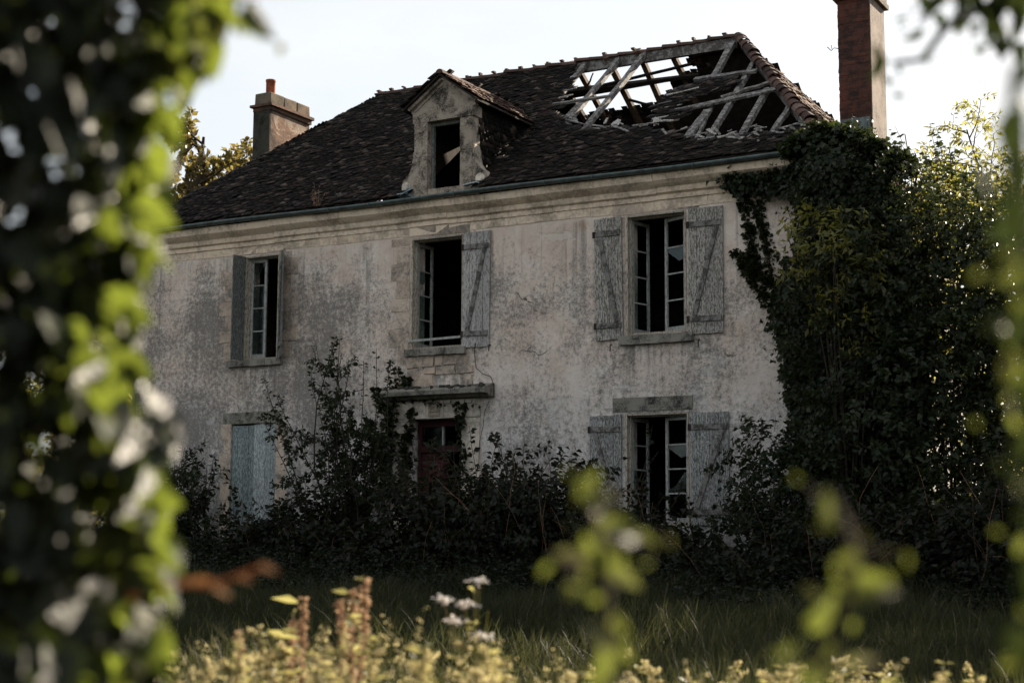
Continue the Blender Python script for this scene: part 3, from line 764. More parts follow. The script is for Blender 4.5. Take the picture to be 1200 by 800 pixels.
half_rounds((EX1-.05,YE+.05,ZE+.03), (RX1,YR,ZR+.02), .125, .30, TILER, 'hip_tiles', .03, bumps=False)
half_rounds((EX0+.05,YE+.05,ZE), (RX0,YR,ZR-.03), .08, .34, TILE, 'hip_tiles', -.02, bumps=False)
# timber: ridge beam, hip board, rafters, purlins, laths
m = MB(); m.bar((RX0,YR,ZR-.14),(RX1,YR,ZR-.14),.12,.22); m.build('ridge_beam', RAFTER, roof, jitter=.004)
m = MB(); m.bar(front.pt(*front.uv(K1),-.12), np.array(B_)+np.array([-.35,.35,.2]), .06,.20, front.n); m.build('hip_rafter', LEAD if False else RAFTER, roof)
for (p, q, w, h, dep) in (((687,72),(657,108),.13,.10,-.05), ((724,68),(661,146),.12,.09,-.04), ((720,74),(655,140),.16,.03,-.10), ((755,62),(681,156),.13,.10,-.03),
                          ((858,48),(829,100),.15,.10,-.06), ((829,126),(800,164),.20,.06,-.06), ((833,120),(812,164),.07,.06,-.09), ((882,72),(826,166),.12,.10,-.06),
                          ((898,102),(863,164),.12,.10,-.06), ((928,117),(899,160),.11,.09,-.06), ((838,92),(836,104),.09,.08,-.08)):
    m = MB(); m.bar(front.P(*p,dep), front.P(*q,dep), w*.88, h, front.n, taper=.92, seg=6, wob=.011); m.build('rafter', RAFTER, roof, jitter=.003)
for (p, q, w, h, dep, mat) in (((770,136),(915,104),.16,.05,.015,RAFTER), ((814,94),(887,84),.13,.05,.015,RAFTER), ((845,114),(903,96),.11,.05,-.005,RAFTER), ((648,124),(716,114),.07,.05,.03,BRACE)):
    m = MB(); m.bar(front.P(*p,dep), front.P(*q,dep), w, h, front.n, seg=4, wob=.01); m.build('batten', mat, roof, jitter=.004)
for (p, q, w) in (((669,110),(691,145),.11),((681,84),(706,130),.11),((718,78),(745,131),.13),((754,70),(777,122),.12),((791,66),(804,92),.12)):
    m = MB(); a_ = rear.P(*p,-.06); b_ = rear.P(*q,-.06); e_ = b_+(b_-a_)*1.2; m.bar(a_-(b_-a_)*.25, e_, w, .11, rear.n, seg=4, wob=.006); m.build('rafter', RAFTERB, roof, jitter=.003)
for (p, q, w, h, tp, mat) in (((666,105),(821,84),.20,.16,.35,DARKWOOD), ((705,96),(812,71),.06,.04,1,DARKWOOD), ((739,112),(774,122),.06,.03,1,DARKWOOD), ((690,98),(697,82),.05,.03,.6,RAFTERB)):
    m = MB(); m.bar(rear.P(*p,-.16), rear.P(*q,-.13), w, h, rear.n, taper=tp, seg=4, wob=.008); m.build('purlin', mat, roof, jitter=.004)
# loose splintered laths at the lips of the hole
lips = [((660,108),(676,104)),((655,118),(672,113)),((664,144),(690,148)),((700,154),(716,150)),((720,152),(738,158)),((742,151),(770,147)),((765,143),(798,137)),((768,148),(790,144)),((764,133),(800,124)),((772,126),(812,116)),((782,116),(820,106)),
        ((798,108),(842,98)),((818,101),(856,96)),((786,158),(812,152)),((806,166),(830,156)),((818,166),(838,162)),((842,166),(862,158)),((850,162),(872,165)),((876,164),(896,152)),((905,158),(922,157)),((925,152),(944,149))]
for k in range(34):
    a_ = random.uniform(0,1); px_ = 655+a_*290; py_ = np.interp(px_,[655,690,760,800,860,945],[140,152,150,160,160,148])+random.uniform(-5,4)
    an_ = random.gauss(-.12,.5); ln_ = random.uniform(5,15); lips.append(((px_,py_),(px_+ln_*math.cos(an_),py_+ln_*math.sin(an_))))
for (p, q) in lips:
    m = MB(); m.bar(front.P(*p,random.uniform(.03,.09)), front.P(*q,random.uniform(.02,.07)), random.uniform(.03,.075), .018, front.n, taper=random.uniform(.5,1), seg=2, wob=.015); m.build('batten', random.choice((RAFTER,SHUT,BRACE)), roof, jitter=.004)
for (a,b) in ((722,148),(770,146)):
    q = front.P(a,b,.06); m = MB(); m.bar(q-front.u*.07, q+front.u*.07+front.v*.02, .03, .22, front.v, seg=3, wob=.02); m.build('torn_felt', SHUTB, roof, jitter=.03)
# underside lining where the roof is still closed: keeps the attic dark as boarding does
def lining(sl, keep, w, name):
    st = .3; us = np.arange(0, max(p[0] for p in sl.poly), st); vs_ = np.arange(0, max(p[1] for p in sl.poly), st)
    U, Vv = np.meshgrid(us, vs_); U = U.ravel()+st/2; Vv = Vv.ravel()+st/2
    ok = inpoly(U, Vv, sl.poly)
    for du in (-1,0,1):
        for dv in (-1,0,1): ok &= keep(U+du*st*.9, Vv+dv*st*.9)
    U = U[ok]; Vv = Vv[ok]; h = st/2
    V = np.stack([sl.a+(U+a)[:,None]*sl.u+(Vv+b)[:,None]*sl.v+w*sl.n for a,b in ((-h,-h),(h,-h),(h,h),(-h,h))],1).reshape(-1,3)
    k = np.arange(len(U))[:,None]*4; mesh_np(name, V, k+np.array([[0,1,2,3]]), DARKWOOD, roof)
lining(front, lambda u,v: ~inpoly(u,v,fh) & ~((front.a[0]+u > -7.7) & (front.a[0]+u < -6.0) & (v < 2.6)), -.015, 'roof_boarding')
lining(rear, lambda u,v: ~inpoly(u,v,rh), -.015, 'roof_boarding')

# ------------------------------------------------------------------ dormer
dm = MB()
for s in (-1,1):
    xa, xb = (-7.56,-7.25) if s < 0 else (-6.47,-6.19)
    z = 6.62; k = 0
    while z < 8.22:
        z2 = min(z+random.uniform(.34,.5), 8.22); dm.box(xa, xb, -.14-random.uniform(0,.008), .16, z+.002, z2-.002); z = z2
dm.box(-7.245,-6.475,-.12,.2,6.62,6.83)
dm.box(-7.60,-6.15,-.16,.16,8.222,8.44)
dormer = dm.build('dormer', DORMER, house, jitter=.005, bevel=.01)
m = MB(); m.prism([(-7.60,8.445),(-6.15,8.445),(-6.875,8.98)], -.13, .14, 'y'); m.build('pediment', DORMER, dormer)
for s in (-1,1):
    c = -6.875; m = MB(); e = .80
    p = (c+s*e,-.17,8.50); q = (c+s*.0,-.17,9.08)
    d_ = np.array(q)-np.array(p); nn = np.array([-d_[2],0,d_[0]])*(1 if s < 0 else -1); nn = nn/np.linalg.norm(nn)
    for k, (off, dep, th) in enumerate(((.0,.20,.07),(-.075,.13,.06))):
        m.bar(np.array(p)+nn*off*1+np.array([0,.17-dep/2-.02,0]), np.array(q)+nn*off+np.array([0,.17-dep/2-.02,0]), dep, th, nn)
    m.build('raking_cornice', DORMER, dormer, jitter=.004)
def scroll(s):
    x0 = -6.19 if s > 0 else -7.56
    pts = [(0,6.72),(.06,6.70),(.24,6.76),(.30,6.86),(.31,6.98),(.26,7.08),(.17,7.14),(.10,7.24),(.055,7.42),(.035,7.62),(0,7.66)]
    poly = [(x0+s*a+.0*s,b) for a,b in pts]
    if s < 0: poly = poly[::-1]
    m = MB(); m.prism(poly, -.13, .12, 'y'); m.build('scroll_console', DORMER, dormer, jitter=.006)
    m = MB(); cx = x0+s*.19; cz = 6.92
    for r_, y0, y1 in ((.105,-.155,-.129),(.06,-.175,-.154)):
        m.prism([(cx+r_*math.cos(a),cz+r_*math.sin(a)) for a in np.linspace(0,2*math.pi,14)[:-1]], y0, y1, 'y')
    m.build('volute', PALE, dormer)
scroll(1); scroll(-1)
# dormer cheeks (tile hung) and roof
def fz(y): return ZE+(y-YE)*(ZR-ZE)/(YR-YE)
for s in (-1,1):
    x = -7.50 if s < 0 else -6.25
    yb = YE+(8.5-ZE)*(YR-YE)/(ZR-ZE)
    m = MB(); m.prism([(.16,fz(.16)-.1),(yb+.1,8.5),(.16,8.5)], x-.03, x+.03, 'x'); m.build('cheek', DARKWOOD, dormer)
    if s > 0:
        sl = Slope((x+.035,.16,6.9),(x+.035,3.2,6.9),(x+.035,3.2,8.55),(x+.035,.16,8.55))
        Vc, Fc = tiles(sl, lambda u,v: (6.9+v > fz(.16+u)-.05), .10, .15, .2)
        mesh_np('cheek_tiles', Vc, Fc, TILE, dormer)
ap, ez, ex = 9.16, 8.52, .90
for s in (-1,1):
    yr = YE+(ap-ZE)*(YR-YE)/(ZR-ZE); ye = YE+(ez-ZE)*(YR-YE)/(ZR-ZE); c = -6.875
    pts = [(c+s*ex,-.30,ez),(c+s*ex,ye,ez),(c,yr+.05,ap),(c,-.30,ap)]
    sl = Slope(pts[0],pts[1],pts[2],pts[3]) if s > 0 else Slope(pts[1],pts[0],pts[3],pts[2])
    Vd, Fd = tiles(sl, lambda u,v: np.ones(len(u),bool), .105, .16, .22, .016)
    mesh_np('dormer_roof', Vd, Fd, TILER if s > 0 else TILE, dormer)  # right slope gets the lighter tile with sunlight in its colour
    m = MB(); m.add([np.array(p_)-np.array([0,0,.02]) for p_ in pts]+[np.array(p_)-np.array([0,0,.06]) for p_ in pts],[(0,1,2,3),(7,6,5,4),(0,4,5,1),(1,5,6,2),(2,6,7,3),(3,7,4,0)])
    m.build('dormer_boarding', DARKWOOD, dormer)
c = -6.875
m = MB()
for k in range(8):
    y0 = -.32+k*.36
    pts = [(c+.09*math.cos(a), ap-.02+.09*math.sin(a)) for a in np.linspace(0,math.pi,7)]
    m.prism(pts, y0, y0+.39, 'y')
m.build('dormer_ridge_tiles', RIDGE, dormer)
m = MB(); m.box(-7.24,-7.19,.0,.08,6.84,8.22); m.box(-6.53,-6.48,.0,.08,6.84,8.22); m.box(-7.189,-6.531,.0,.08,8.15,8.22); m.build('dormer_frame', SHUTD, dormer)

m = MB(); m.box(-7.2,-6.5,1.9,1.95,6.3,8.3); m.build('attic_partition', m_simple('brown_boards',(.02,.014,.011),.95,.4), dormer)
m = MB(); m.box(-7.86,-7.60,-.33,-.10,6.70,6.76); m.bar((-7.75,-.36,6.72),(-7.6,-.2,6.86),.2,.02); m.build('lead_flashing', m_simple('pale_blue_flashing',(.20,.30,.34),.6,.3), dormer, jitter=.01)
m = MB(); m.bar((-6.25,-.34,6.76),(-5.95,-.3,6.80),.16,.02); m.build('lead_flashing', m_simple('pale_flashing',(.40,.46,.47),.6,.3), dormer, jitter=.01)

# ------------------------------------------------------------------ chimneys
ZC = float(aty(1035,12,3.97)[2])
m = MB(); 
z_ = 6.44
while z_ < ZC:
    j_ = [random.uniform(-.007,.007) for _ in range(3)]; m.box(.33+j_[0],.963,3.0+j_[1],3.97+j_[2],z_,z_+.0695); z_ += .07
chR = m.build('chimney', BRICK, house, jitter=.003)
m = MB(); m.box(.966,.985,3.01,3.96,6.6,ZC-.01); m.build('rendered_face', CEM, chR)
m = MB(); m.box(.25,1.06,2.92,4.05,ZC,ZC+.10); m.box(.28,1.03,2.95,4.02,ZC+.101,ZC+.28); m.build('chimney_cap', CAP, chR, jitter=.006)
m = MB(); m.box(.36,.95,2.975,2.998,7.55,8.0); m.build('flashing', LEAD, chR, jitter=.02)
m = MB(); q = aty(981,57,3.1); m.tube([(.335,3.1,q[2]-.02),q+np.array([-.06,0,.02]),q+np.array([-.12,0,-.03]),q+np.array([-.2,0,.06])],.008,4); m.tube([q+np.array([-.1,0,-.02]),q+np.array([-.12,0,.09])],.006,4); m.build('iron_hook', IRON, chR)
m = MB(); m.box(-14.33,-13.83,3.0,4.55,6.6,10.22); chL = m.build('chimney', CHREND, house, jitter=.012)
m = MB(); m.box(-14.42,-13.74,2.91,4.64,10.22,10.29); m.box(-14.36,-13.80,2.97,4.58,10.12,10.219); m.build('string_course', m_stone('orange_band',(.15,.07,.045),(.10,.06,.042),(.035,.032,.025),.95,2.5), chL, jitter=.008)
m = MB(); 
for k in range(3):
    y0 = 2.99+k*(1.57/3); m.box(-14.33,-13.83,y0,y0+1.57/3-.004,10.292,10.585+random.uniform(-.012,.012))
m.build('chimney_cap', CAP, chL, jitter=.012, bevel=.03)
m = MB(); m.box(-14.335,-13.825,2.965,2.998,6.7,10.11); m.build('shaded_lichen_face', m_stone('shaded_lichen_render', (.045,.043,.035), (.06,.056,.045), (.014,.014,.012), .95, 2.0), chL)  # front slab: lichen, plus shade of the unlit side put into its colour
m = MB(); m.lathe(-14.05,3.25,[(.115,10.58),(.115,10.9),(.125,10.91),(.125,10.96),(.09,10.96),(.085,10.6)],16); m.build('chimney_pot', TERRA, chL, smooth=True)

# dry weed growing from the roof
q0 = front.P(371,243,.03)
pth = shoot_paths(np.repeat(q0[None],9,0)+rng.normal(0,.05,(9,3))*[1,.3,.1], rng.normal(0,.25,(9,3))+[0,-.1,1], rng.uniform(.25,.5,9), 4, .15)
plant('dry_weed', q0, 'dry straw coloured weed sprouting from the roof tiles just above the gutter', 'weed', [tubes_of(pth,.006)], [leaves_on(pth,6,.05,.4,.5,.3)], L_DRY, L_DRY)

# ================================================================== VEGETATION AROUND THE HOUSE
def blob_points(lobes, n, shell=.55):
    """points in a union of ellipsoids, mostly near the outside, with outward directions"""
    vol = np.array([l[3]*l[4]*l[5] for l in lobes])**.75; cnt = (n*vol/vol.sum()).astype(int)+1
    P = []; D = []
    for l, k in zip(lobes, cnt):
        d = rvec(k); r = 1-(1-shell)*rng.random(k)**1.6
        r *= 1+.22*np.sin(d[:,0]*5+l[0])*np.cos(d[:,2]*6+l[1])+.10*np.sin(d[:,1]*13+d[:,2]*11)
        P.append(np.array(l[:3])+d*r[:,None]*np.array(l[3:6])); D.append(d/np.array(l[3:6]))
    return np.concatenate(P), unit(np.concatenate(D))

def lobed_bush(name, base, lobes, n, m, L, size, lmat, label, cat='bush', group=None, stems=14, aspect=.6, smat=BARK, droop=.25):
    base = np.array(base, float); P, D = blob_points(lobes, n)
    ok = P[:,2] > ground_z(P[:,0],P[:,1])-.05; P, D = P[ok], D[ok]
    pos, tip, nrm, s = clump_leaves(P, D+np.array([0,0,.25]), m, L, size, droop=droop)
    lf = leaf_geo(pos, tip, nrm, s, aspect)
    st = []
    tg = P[rng.integers(0,len(P),stems)]
    for q in tg:
        t = np.linspace(0,1,7)[:,None]; b0 = base+np.append(rng.normal(0,.12,2),-.1)
        path = b0+(q-b0)*t; path[:,2] += np.sin(t[:,0]*math.pi)*.25*np.linalg.norm(q-b0)*.3; st.append(tubes_of(path[None], rng.uniform(.015,.045), .25, 5))
    tw = np.stack([P[:len(P)//3], P[:len(P)//3]+unit(D[:len(P)//3]+[0,0,.2])*L],1)
    st.append(tubes_of(tw, .006, .5, 3))
    return plant(name, base, label, cat, st, [lf], smat, lmat, group)

# --- ivy on the right end of the facade: sampled over its outline on the wall
ivy_poly = [tuple(aty(a,b,-.1)[[0,2]]) for a,b in ((843,196),(850,210),(876,218),(905,222),(938,224),(950,262),(950,300),(932,316),(916,345),(908,372),(918,400),(930,432),(936,470),(944,520),(952,700))]+[(2.6,-1.1),(2.9,3.5),(2.4,5.7),(1.7,6.35),(.9,6.6),(.3,6.45),(-.3,6.4)]
gap_poly = [tuple(aty(a,b,-.1)[[0,2]]) for a,b in ((905,232),(935,222),(942,250),(944,296),(930,310),(914,282))]
def ivy():
    n = 14000; u = rng.uniform(-1.4,3.0,n*2); v = rng.uniform(-1.1,7.4,n*2)
    ju = u+rng.normal(0,.07,n*2); jv = v+rng.normal(0,.07,n*2)
    ok = inpoly(ju,jv,ivy_poly) & ~(inpoly(ju,jv,gap_poly) & (rng.random(n*2)<.97)); u, v = u[ok], v[ok]
    # thickness of the ivy coat grows to the right
    th = np.clip((u-.15)*.75,.05,1.0)*(.5+.5*np.sin(u*2.1+v*1.3)**2)*np.clip((v+1.5)/3,.4,1)
    y = -th*rng.random(len(u))**.5-.03
    P = np.stack([u,y,v],1)
    thin = (u < .25) & (v < 6.1) & (rng.random(len(u)) < .55) & (v > 3.2); P = P[~thin]
    D = np.stack([rng.normal(0,.45,len(P))-.15, -np.ones(len(P)), rng.normal(0,.45,len(P))-.15],1)
    pos, tip, nrm, s = clump_leaves(P, D, 6, .20, .095, .5, .4)
    nrm = nrm*.6+np.array([0,-1.0,.5]); tip = tip+np.array([0,0,-.4])
    g1 = leaf_geo(pos, tip, nrm, s, .85)
    # trailing strands on the bare wall
    st = []; lf = [g1]
    sr = [((886,300),(858,300)),((905,368),(866,310)),((878,258),(884,330)),((872,222),(905,300)),((888,236),(900,330)),((905,335),(856,296)),((922,300),(900,372)),((930,380),(905,345)),((915,430),(932,500)),((884,340),(874,262)),((898,352),(882,290)),((878,322),(864,302)),((915,352),(884,310)),((950,330),(935,310)),((845,200),(873,250)),((865,205),(880,275))]
    for (p, q) in sr:
        a = aty(*p,-.03); b = aty(*q,-.03); t = np.linspace(0,1,9)[:,None]; path = a+(b-a)*t+rng.normal(0,.03,(9,3))*[1,.1,1]
        st.append(tubes_of(path[None], .01, .5, 4)); L_ = np.linalg.norm(b-a); lf.append(leaves_on(path[None]+0*rng.normal(0,1,path.shape), int(110*L_), .085, 0, 1.0, .85)); lf.append(leaves_on(path[None]+np.array([.07,0,.02]), int(40*L_), .08, 0, 1.3, .85))
    for k in range(26):
        a = np.array([rng.uniform(1.0,2.6),-.08,-1.1]); b = np.array([a[0]+rng.normal(.0,.25),-.12,rng.uniform(3,6.8)])
        t = np.linspace(0,1,12)[:,None]; path = a+(b-a)*t+rng.normal(0,.05,(12,3))*[1,.2,1]; path[:,1] = np.minimum(path[:,1],-.03)
        st.append(tubes_of(path[None], rng.uniform(.012,.035), .4, 5))
    # crest over the gutter
    n = 900; u = rng.uniform(.45,2.6,n); P = np.stack([u, -.32+rng.normal(0,.13,n), 6.60+np.clip((u-.3)*.40,0,.34)*np.clip((2.9-u),.0,1)*rng.uniform(.1,1.2,n)-np.clip(u-1.0,0,2)*.35+rng.normal(0,.05,n)],1)
    pos, tip, nrm, s = clump_leaves(P, rvec(n)*.7+np.array([0,-.5,.5]), 6, .2, .11, .5, .4); lf.append(leaf_geo(pos,tip,nrm,s,.85))
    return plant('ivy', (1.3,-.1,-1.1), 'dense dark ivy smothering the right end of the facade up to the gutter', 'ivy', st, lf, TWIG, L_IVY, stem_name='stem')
ivy()

# --- big bushes / small trees on the right
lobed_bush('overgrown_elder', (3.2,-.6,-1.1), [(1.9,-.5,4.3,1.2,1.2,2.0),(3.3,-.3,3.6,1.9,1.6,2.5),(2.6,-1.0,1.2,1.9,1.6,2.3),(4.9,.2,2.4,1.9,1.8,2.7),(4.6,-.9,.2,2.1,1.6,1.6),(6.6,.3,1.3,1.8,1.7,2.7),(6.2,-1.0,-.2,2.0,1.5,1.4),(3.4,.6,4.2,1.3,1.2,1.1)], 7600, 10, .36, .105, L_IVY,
           'tall dark overgrown tree-like bush pressed against the ivy at the right corner of the house', 'bush', None, 40)
lobed_bush('yellowing_sapling', (1.75,-1.2,-1.1), [(1.55,-1.25,4.55,.55,.5,.7),(1.95,-1.2,3.9,.5,.5,.8),(1.2,-1.3,5.0,.3,.3,.3)], 170, 9, .35, .13, L_TREE,
           'sapling with yellowish leaves catching the light in front of the dark ivy', 'sapling', None, 10, .4)
lobed_bush('dark_round_bush', (.75,-1.3,-1.1), [(.35,-1.2,.8,.85,.7,1.0),(1.1,-1.4,.3,1.1,.8,1.2),(-.05,-1.1,-.3,.9,.7,.8),(1.8,-1.6,-.2,1.1,.8,1.0)], 1000, 9, .28, .10, L_BUSH,
           'rounded dark bush at the foot of the ivy, right of the lower window', 'bush', None, 16)
lobed_bush('shade_tree', (8.6,1.2,-1.1), [(8.2,1.2,3.0,1.9,1.8,3.8),(10.2,1.4,2.8,1.9,1.8,3.8),(12.6,1.6,2.4,2.0,1.8,3.4),(9.0,.6,.6,2.2,1.6,1.8)], 4200, 10, .5, .18, L_IVY,  # added beyond the right edge of view so its shadow covers the meadow
           'unseen dense tree added right of the overgrown bush to shade the grass', 'tree', None, 20)
# ash tree with light foliage behind, upper right
def make_tree(name, base, h, spread, label, lmat, per, size, seed, nl=9, nb=6, nt=5, first=.3, aspect=.45, lean=(0,0), rad=None, droop=0.0):
    global rng
    rng = np.random.default_rng(seed)
    parts, tw, br = tree_paths(base, h, spread, nl, nb, nt, first, rad, lean, droop)
    t = thing(name, base, label, 'tree')
    V, F = parts[0]; mesh_np('trunk', V, F, BARK, t, smooth=True)
    mesh_np('branches', *geo_join(parts[1:]), BARK, t)
    mesh_np('crown', *geo_join([leaves_on(tw, per, size, .15, .8, aspect), leaves_on(br, per//2, size, .5, .8, aspect)]), lmat, t)
    rng = np.random.default_rng(seed+1)
    return t
bt = aty(1135,200,5.5)
make_tree('ash_tree', (bt[0], 5.5, -1.1), 10.6, 3.2, 'airy tree with light yellow-green leaves rising behind the ivied corner against the sky', L_TREE, 15, .125, 21, 14, 8, 6, .45, .32, rad=.10, droop=.35)
bt = aty(1215,260,3.5)
make_tree('ash_tree', (bt[0]+.5, 3.5, -1.1), 9.4, 2.8, 'young loose-crowned tree with thin branches right of the ivied corner', L_TREE, 14, .125, 29, 12, 8, 6, .40, .32, rad=.08, droop=.35)
# oak behind the left end
make_tree('oak_tree', (-27.0, 15.5, -1.1), 15.3, 5.0, 'autumn-tinted oak whose crown shows above the left end of the roof', L_OAK, 34, .24, 33, 12, 7, 5, .3, .6)
make_tree('oak_tree', (-23.5, 7.0, -1.1), 9.2, 3.8, 'smaller sunlit tree beyond the left wall of the house beside the downpipe', L_TREE, 14, .22, 35, 10, 7, 5, .12, .6)
make_tree('oak_tree', (-33, 19, -1.1), 13, 5.0, 'broad brown-green oak farther off to the left of the house', L_OAK, 12, .26, 37, 10, 7, 5, .22, .6)

# --- shrubs along the facade
def shoot_shrub(name, base, nsh, L, size, per, label, lmat, cat='shrub', lean=(0,-.1), wide=.55, sub=4, trop=.12, r0=.02, sub_l=.35, base_r=.25, aspect=.55, hi=False, group=None, t0=.25):
    base = np.array(base, float)
    st = base+np.stack([rng.normal(0,base_r,nsh),rng.normal(0,base_r*.7,nsh),np.full(nsh,-.05)],1)
    d = np.stack([rng.normal(lean[0],wide,nsh),rng.normal(lean[1],wide*.6,nsh),np.ones(nsh)],1)
    main = shoot_paths(st, d, L*rng.uniform(.6,1.05,nsh), 8, .10, trop)
    i = rng.integers(2,8,(nsh,sub)); s0 = main[np.arange(nsh)[:,None],i].reshape(-1,3)
    sd = rvec(len(s0))*.9+np.array([0,-.1,.45]); ln = L*sub_l*rng.uniform(.5,1.1,len(s0))
    side = shoot_paths(s0, sd, ln, 5, .15, .05)
    return plant(name, base, label, cat, [tubes_of(main,r0*rng.uniform(.7,1.2,nsh),.3,5), tubes_of(side,r0*.4,.4,4)],
                 [leaves_on(main,per,size,t0+.1,.8,aspect,hi), leaves_on(side,max(4,int(per*.8)),size,.15,.8,aspect,hi)], BARK, lmat, group)
b0 = aty(410,620,-1.3)
shoot_shrub('elder_shrub', (b0[0],-1.3,-1.1), 22, 4.7, .085, 46, 'tall thin dark shrub standing against the wall between the boarded door and the maroon door', L_BUSH, wide=.19, sub=9, sub_l=.17, base_r=.28)
b0 = aty(208,620,-1.2)
shoot_shrub('dark_shrub', (b0[0],-1.2,-1.1), 22, 3.1, .11, 32, 'dark leafy shrub against the wall left of the boarded teal door', L_BUSH, wide=.36, sub=6, sub_l=.3)
# climber left of the door
def climber():
    lf = []; st = []
    sr = [((456,600),(466,430)),((448,600),(458,470)),((470,600),(476,500)),((440,600),(442,505)),((478,560),(480,480)),((462,520),(440,455)),((466,470),(478,445)),((455,560),(430,490))]
    for p, q in sr:
        a = aty(*p,-.12); b = aty(*q,-.10); t = np.linspace(0,1,10)[:,None]; path = a+(b-a)*t+rng.normal(0,.04,(10,3))*[1,.4,1]
        st.append(tubes_of(path[None],.014,.4,4)); lf.append(leaves_on(path[None],150,.12,.1,1.0,.8))
    for p, q in (((470,470),(560,474)),((535,470),(540,520)),((545,470),(543,500)),((540,515),(546,560))):
        a = aty(*p,-.14); b = aty(*q,-.14); t = np.linspace(0,1,10)[:,None]; path = a+(b-a)*t+rng.normal(0,.02,(10,3))
        st.append(tubes_of(path[None],.008,.5,4)); lf.append(leaves_on(path[None],60 if p[0]>500 else 30,.085,0,.9,.8))
    q = aty(456,600,-.12)
    plant('climbing_vine', (q[0],-.12,-1.1), 'leafy climber clinging to the stone doorcase and hanging from the door hood', 'vine', st, lf, TWIG, L_BUSH)
climber()
# bramble masses
br = [((-6.9,-2.2), 1.6, 1.15, 1.2, 'tangled dark bramble heap below the maroon door'),
      ((-5.2,-2.0), 1.5, 2.3, 1.3, 'tall dark bramble thicket right of the maroon door'),
      ((-3.7,-2.2), 1.5, 2.3, 1.2, 'tall bramble thicket left of the lower open window'),
      ((-2.2,-2.3), 1.2, 1.55, 1.0, 'lower bramble clump in front of the lower open window'),
      ((-.9,-2.2), 1.1, 1.0, 1.0, 'short bramble clump below the right lower shutter'),
      ((-8.9,-1.9), 1.3, 1.7, 1.1, 'bramble clump at the foot of the tall thin shrub'),
      ((-10.6,-1.9), 1.3, 1.0, 1.0, 'low bramble clump in front of the boarded teal door'),
      ((-13.0,-1.9), 1.5, 1.45, 1.1, 'bramble clump under the dark shrub at the left end of the facade'),
      ((2.4,-3.0), 1.8, 1.5, 1.2, 'dark bramble bank in front of the overgrown bush on the right'),
      ((5.6,-3.0), 2.6, 1.9, 1.4, 'dark bramble bank at the far right below the overgrown bush')]
for (x,y), rx, h, ry, lab in br:
    z = float(ground_z(x,y)); n = int(620*rx*h/2.2)
    lobes = [(x,y,z+h*.35,rx,ry,h*.55),(x-rx*.45,y-.2,z+h*.25,rx*.7,ry*.8,h*.5),(x+rx*.45,y-.1,z+h*.3,rx*.75,ry*.8,h*.55)]
    P, D = blob_points(lobes, n, .5); ok = P[:,2] > z-.05; P, D = P[ok], D[ok]
    pos, tip, nrm, s = clump_leaves(P, D+np.array([0,0,.3]), 9, .28, .115); lf = [leaf_geo(pos,tip,nrm,s,.65)]
    ns = int(34*rx)
    st0 = np.stack([rng.normal(x,rx*.45,ns),rng.normal(y,ry*.4,ns),np.full(ns,z)],1)
    can = shoot_paths(st0, np.stack([rng.normal(0,.35,ns),rng.normal(-.1,.3,ns),np.ones(ns)],1), h*rng.uniform(.8,1.35,ns), 8, .12, -.12)
    lf.append(leaves_on(can, 30, .12, .3, .9, .65))
    pl_ = plant('bramble', (x,y,z), lab, 'bramble', [tubes_of(can,.01,.5,4)], lf, TWIG, L_BRAM)
    nd = int(9*rx); dead = shoot_paths(np.stack([rng.normal(x,rx*.5,nd),rng.normal(y-.3,ry*.35,nd),np.full(nd,z)],1), rng.normal(0,.3,(nd,3))*[1,1,0]+[0,-.1,1], h*rng.uniform(.7,1.3,nd), 8, .13, -.15)
    mesh_np('dead_cane', *tubes_of(dead,.008,.4,4), L_DRY, pl_)
    sp = shoot_paths(np.stack([rng.normal(x,rx*.45,nd),rng.normal(y-.2,ry*.35,nd),np.full(nd,z+h*.4)],1), rng.normal(0,.4,(nd,3))*[1,1,0]+[0,-.1,1], h*rng.uniform(.4,.8,nd), 6, .15, -.1)
    mesh_np('leafy_shoots', *geo_join([tubes_of(sp,.006,.5,4), leaves_on(sp,16,.075,.2,.9,.5)]), L_IVY, pl_) if False else None

# --- undergrowth strip and grass (uncountable)
n = 5200
P = np.stack([rng.uniform(-17,8.5,n), rng.uniform(-5.6,-2.2,n), np.zeros(n)],1); P[:,1] -= .9*np.sin(P[:,0]*.8)*rng.random(n); P[:,2] = ground_z(P[:,0],P[:,1])
can = shoot_paths(P, rng.normal(0,.28,(n,3))*[1,1,0]+[0,0,1], rng.uniform(.3,.95,n)*np.clip((P[:,1]+6.6)/3,.35,1), 4, .12)
Vs, Fs = tubes_of(can,.005,.4,3); Vl, Fl = leaves_on(can,15,.085,.15,.9,.5)
mesh_np('undergrowth', np.concatenate([Vs,Vl]), [Fs, Fl+len(Vs)], L_BRAM, kind='stuff', label='dark nettles and low weeds along the foot of the brambles', category='undergrowth') if False else None
o_ = mesh_np('undergrowth', np.concatenate([Vs,Vl]), [Fs, Fl+len(Vs)], L_BRAM); o_['kind'] = 'stuff'; o_['label'] = 'dark nettles and low weeds along the foot of the brambles'; o_['category'] = 'undergrowth'

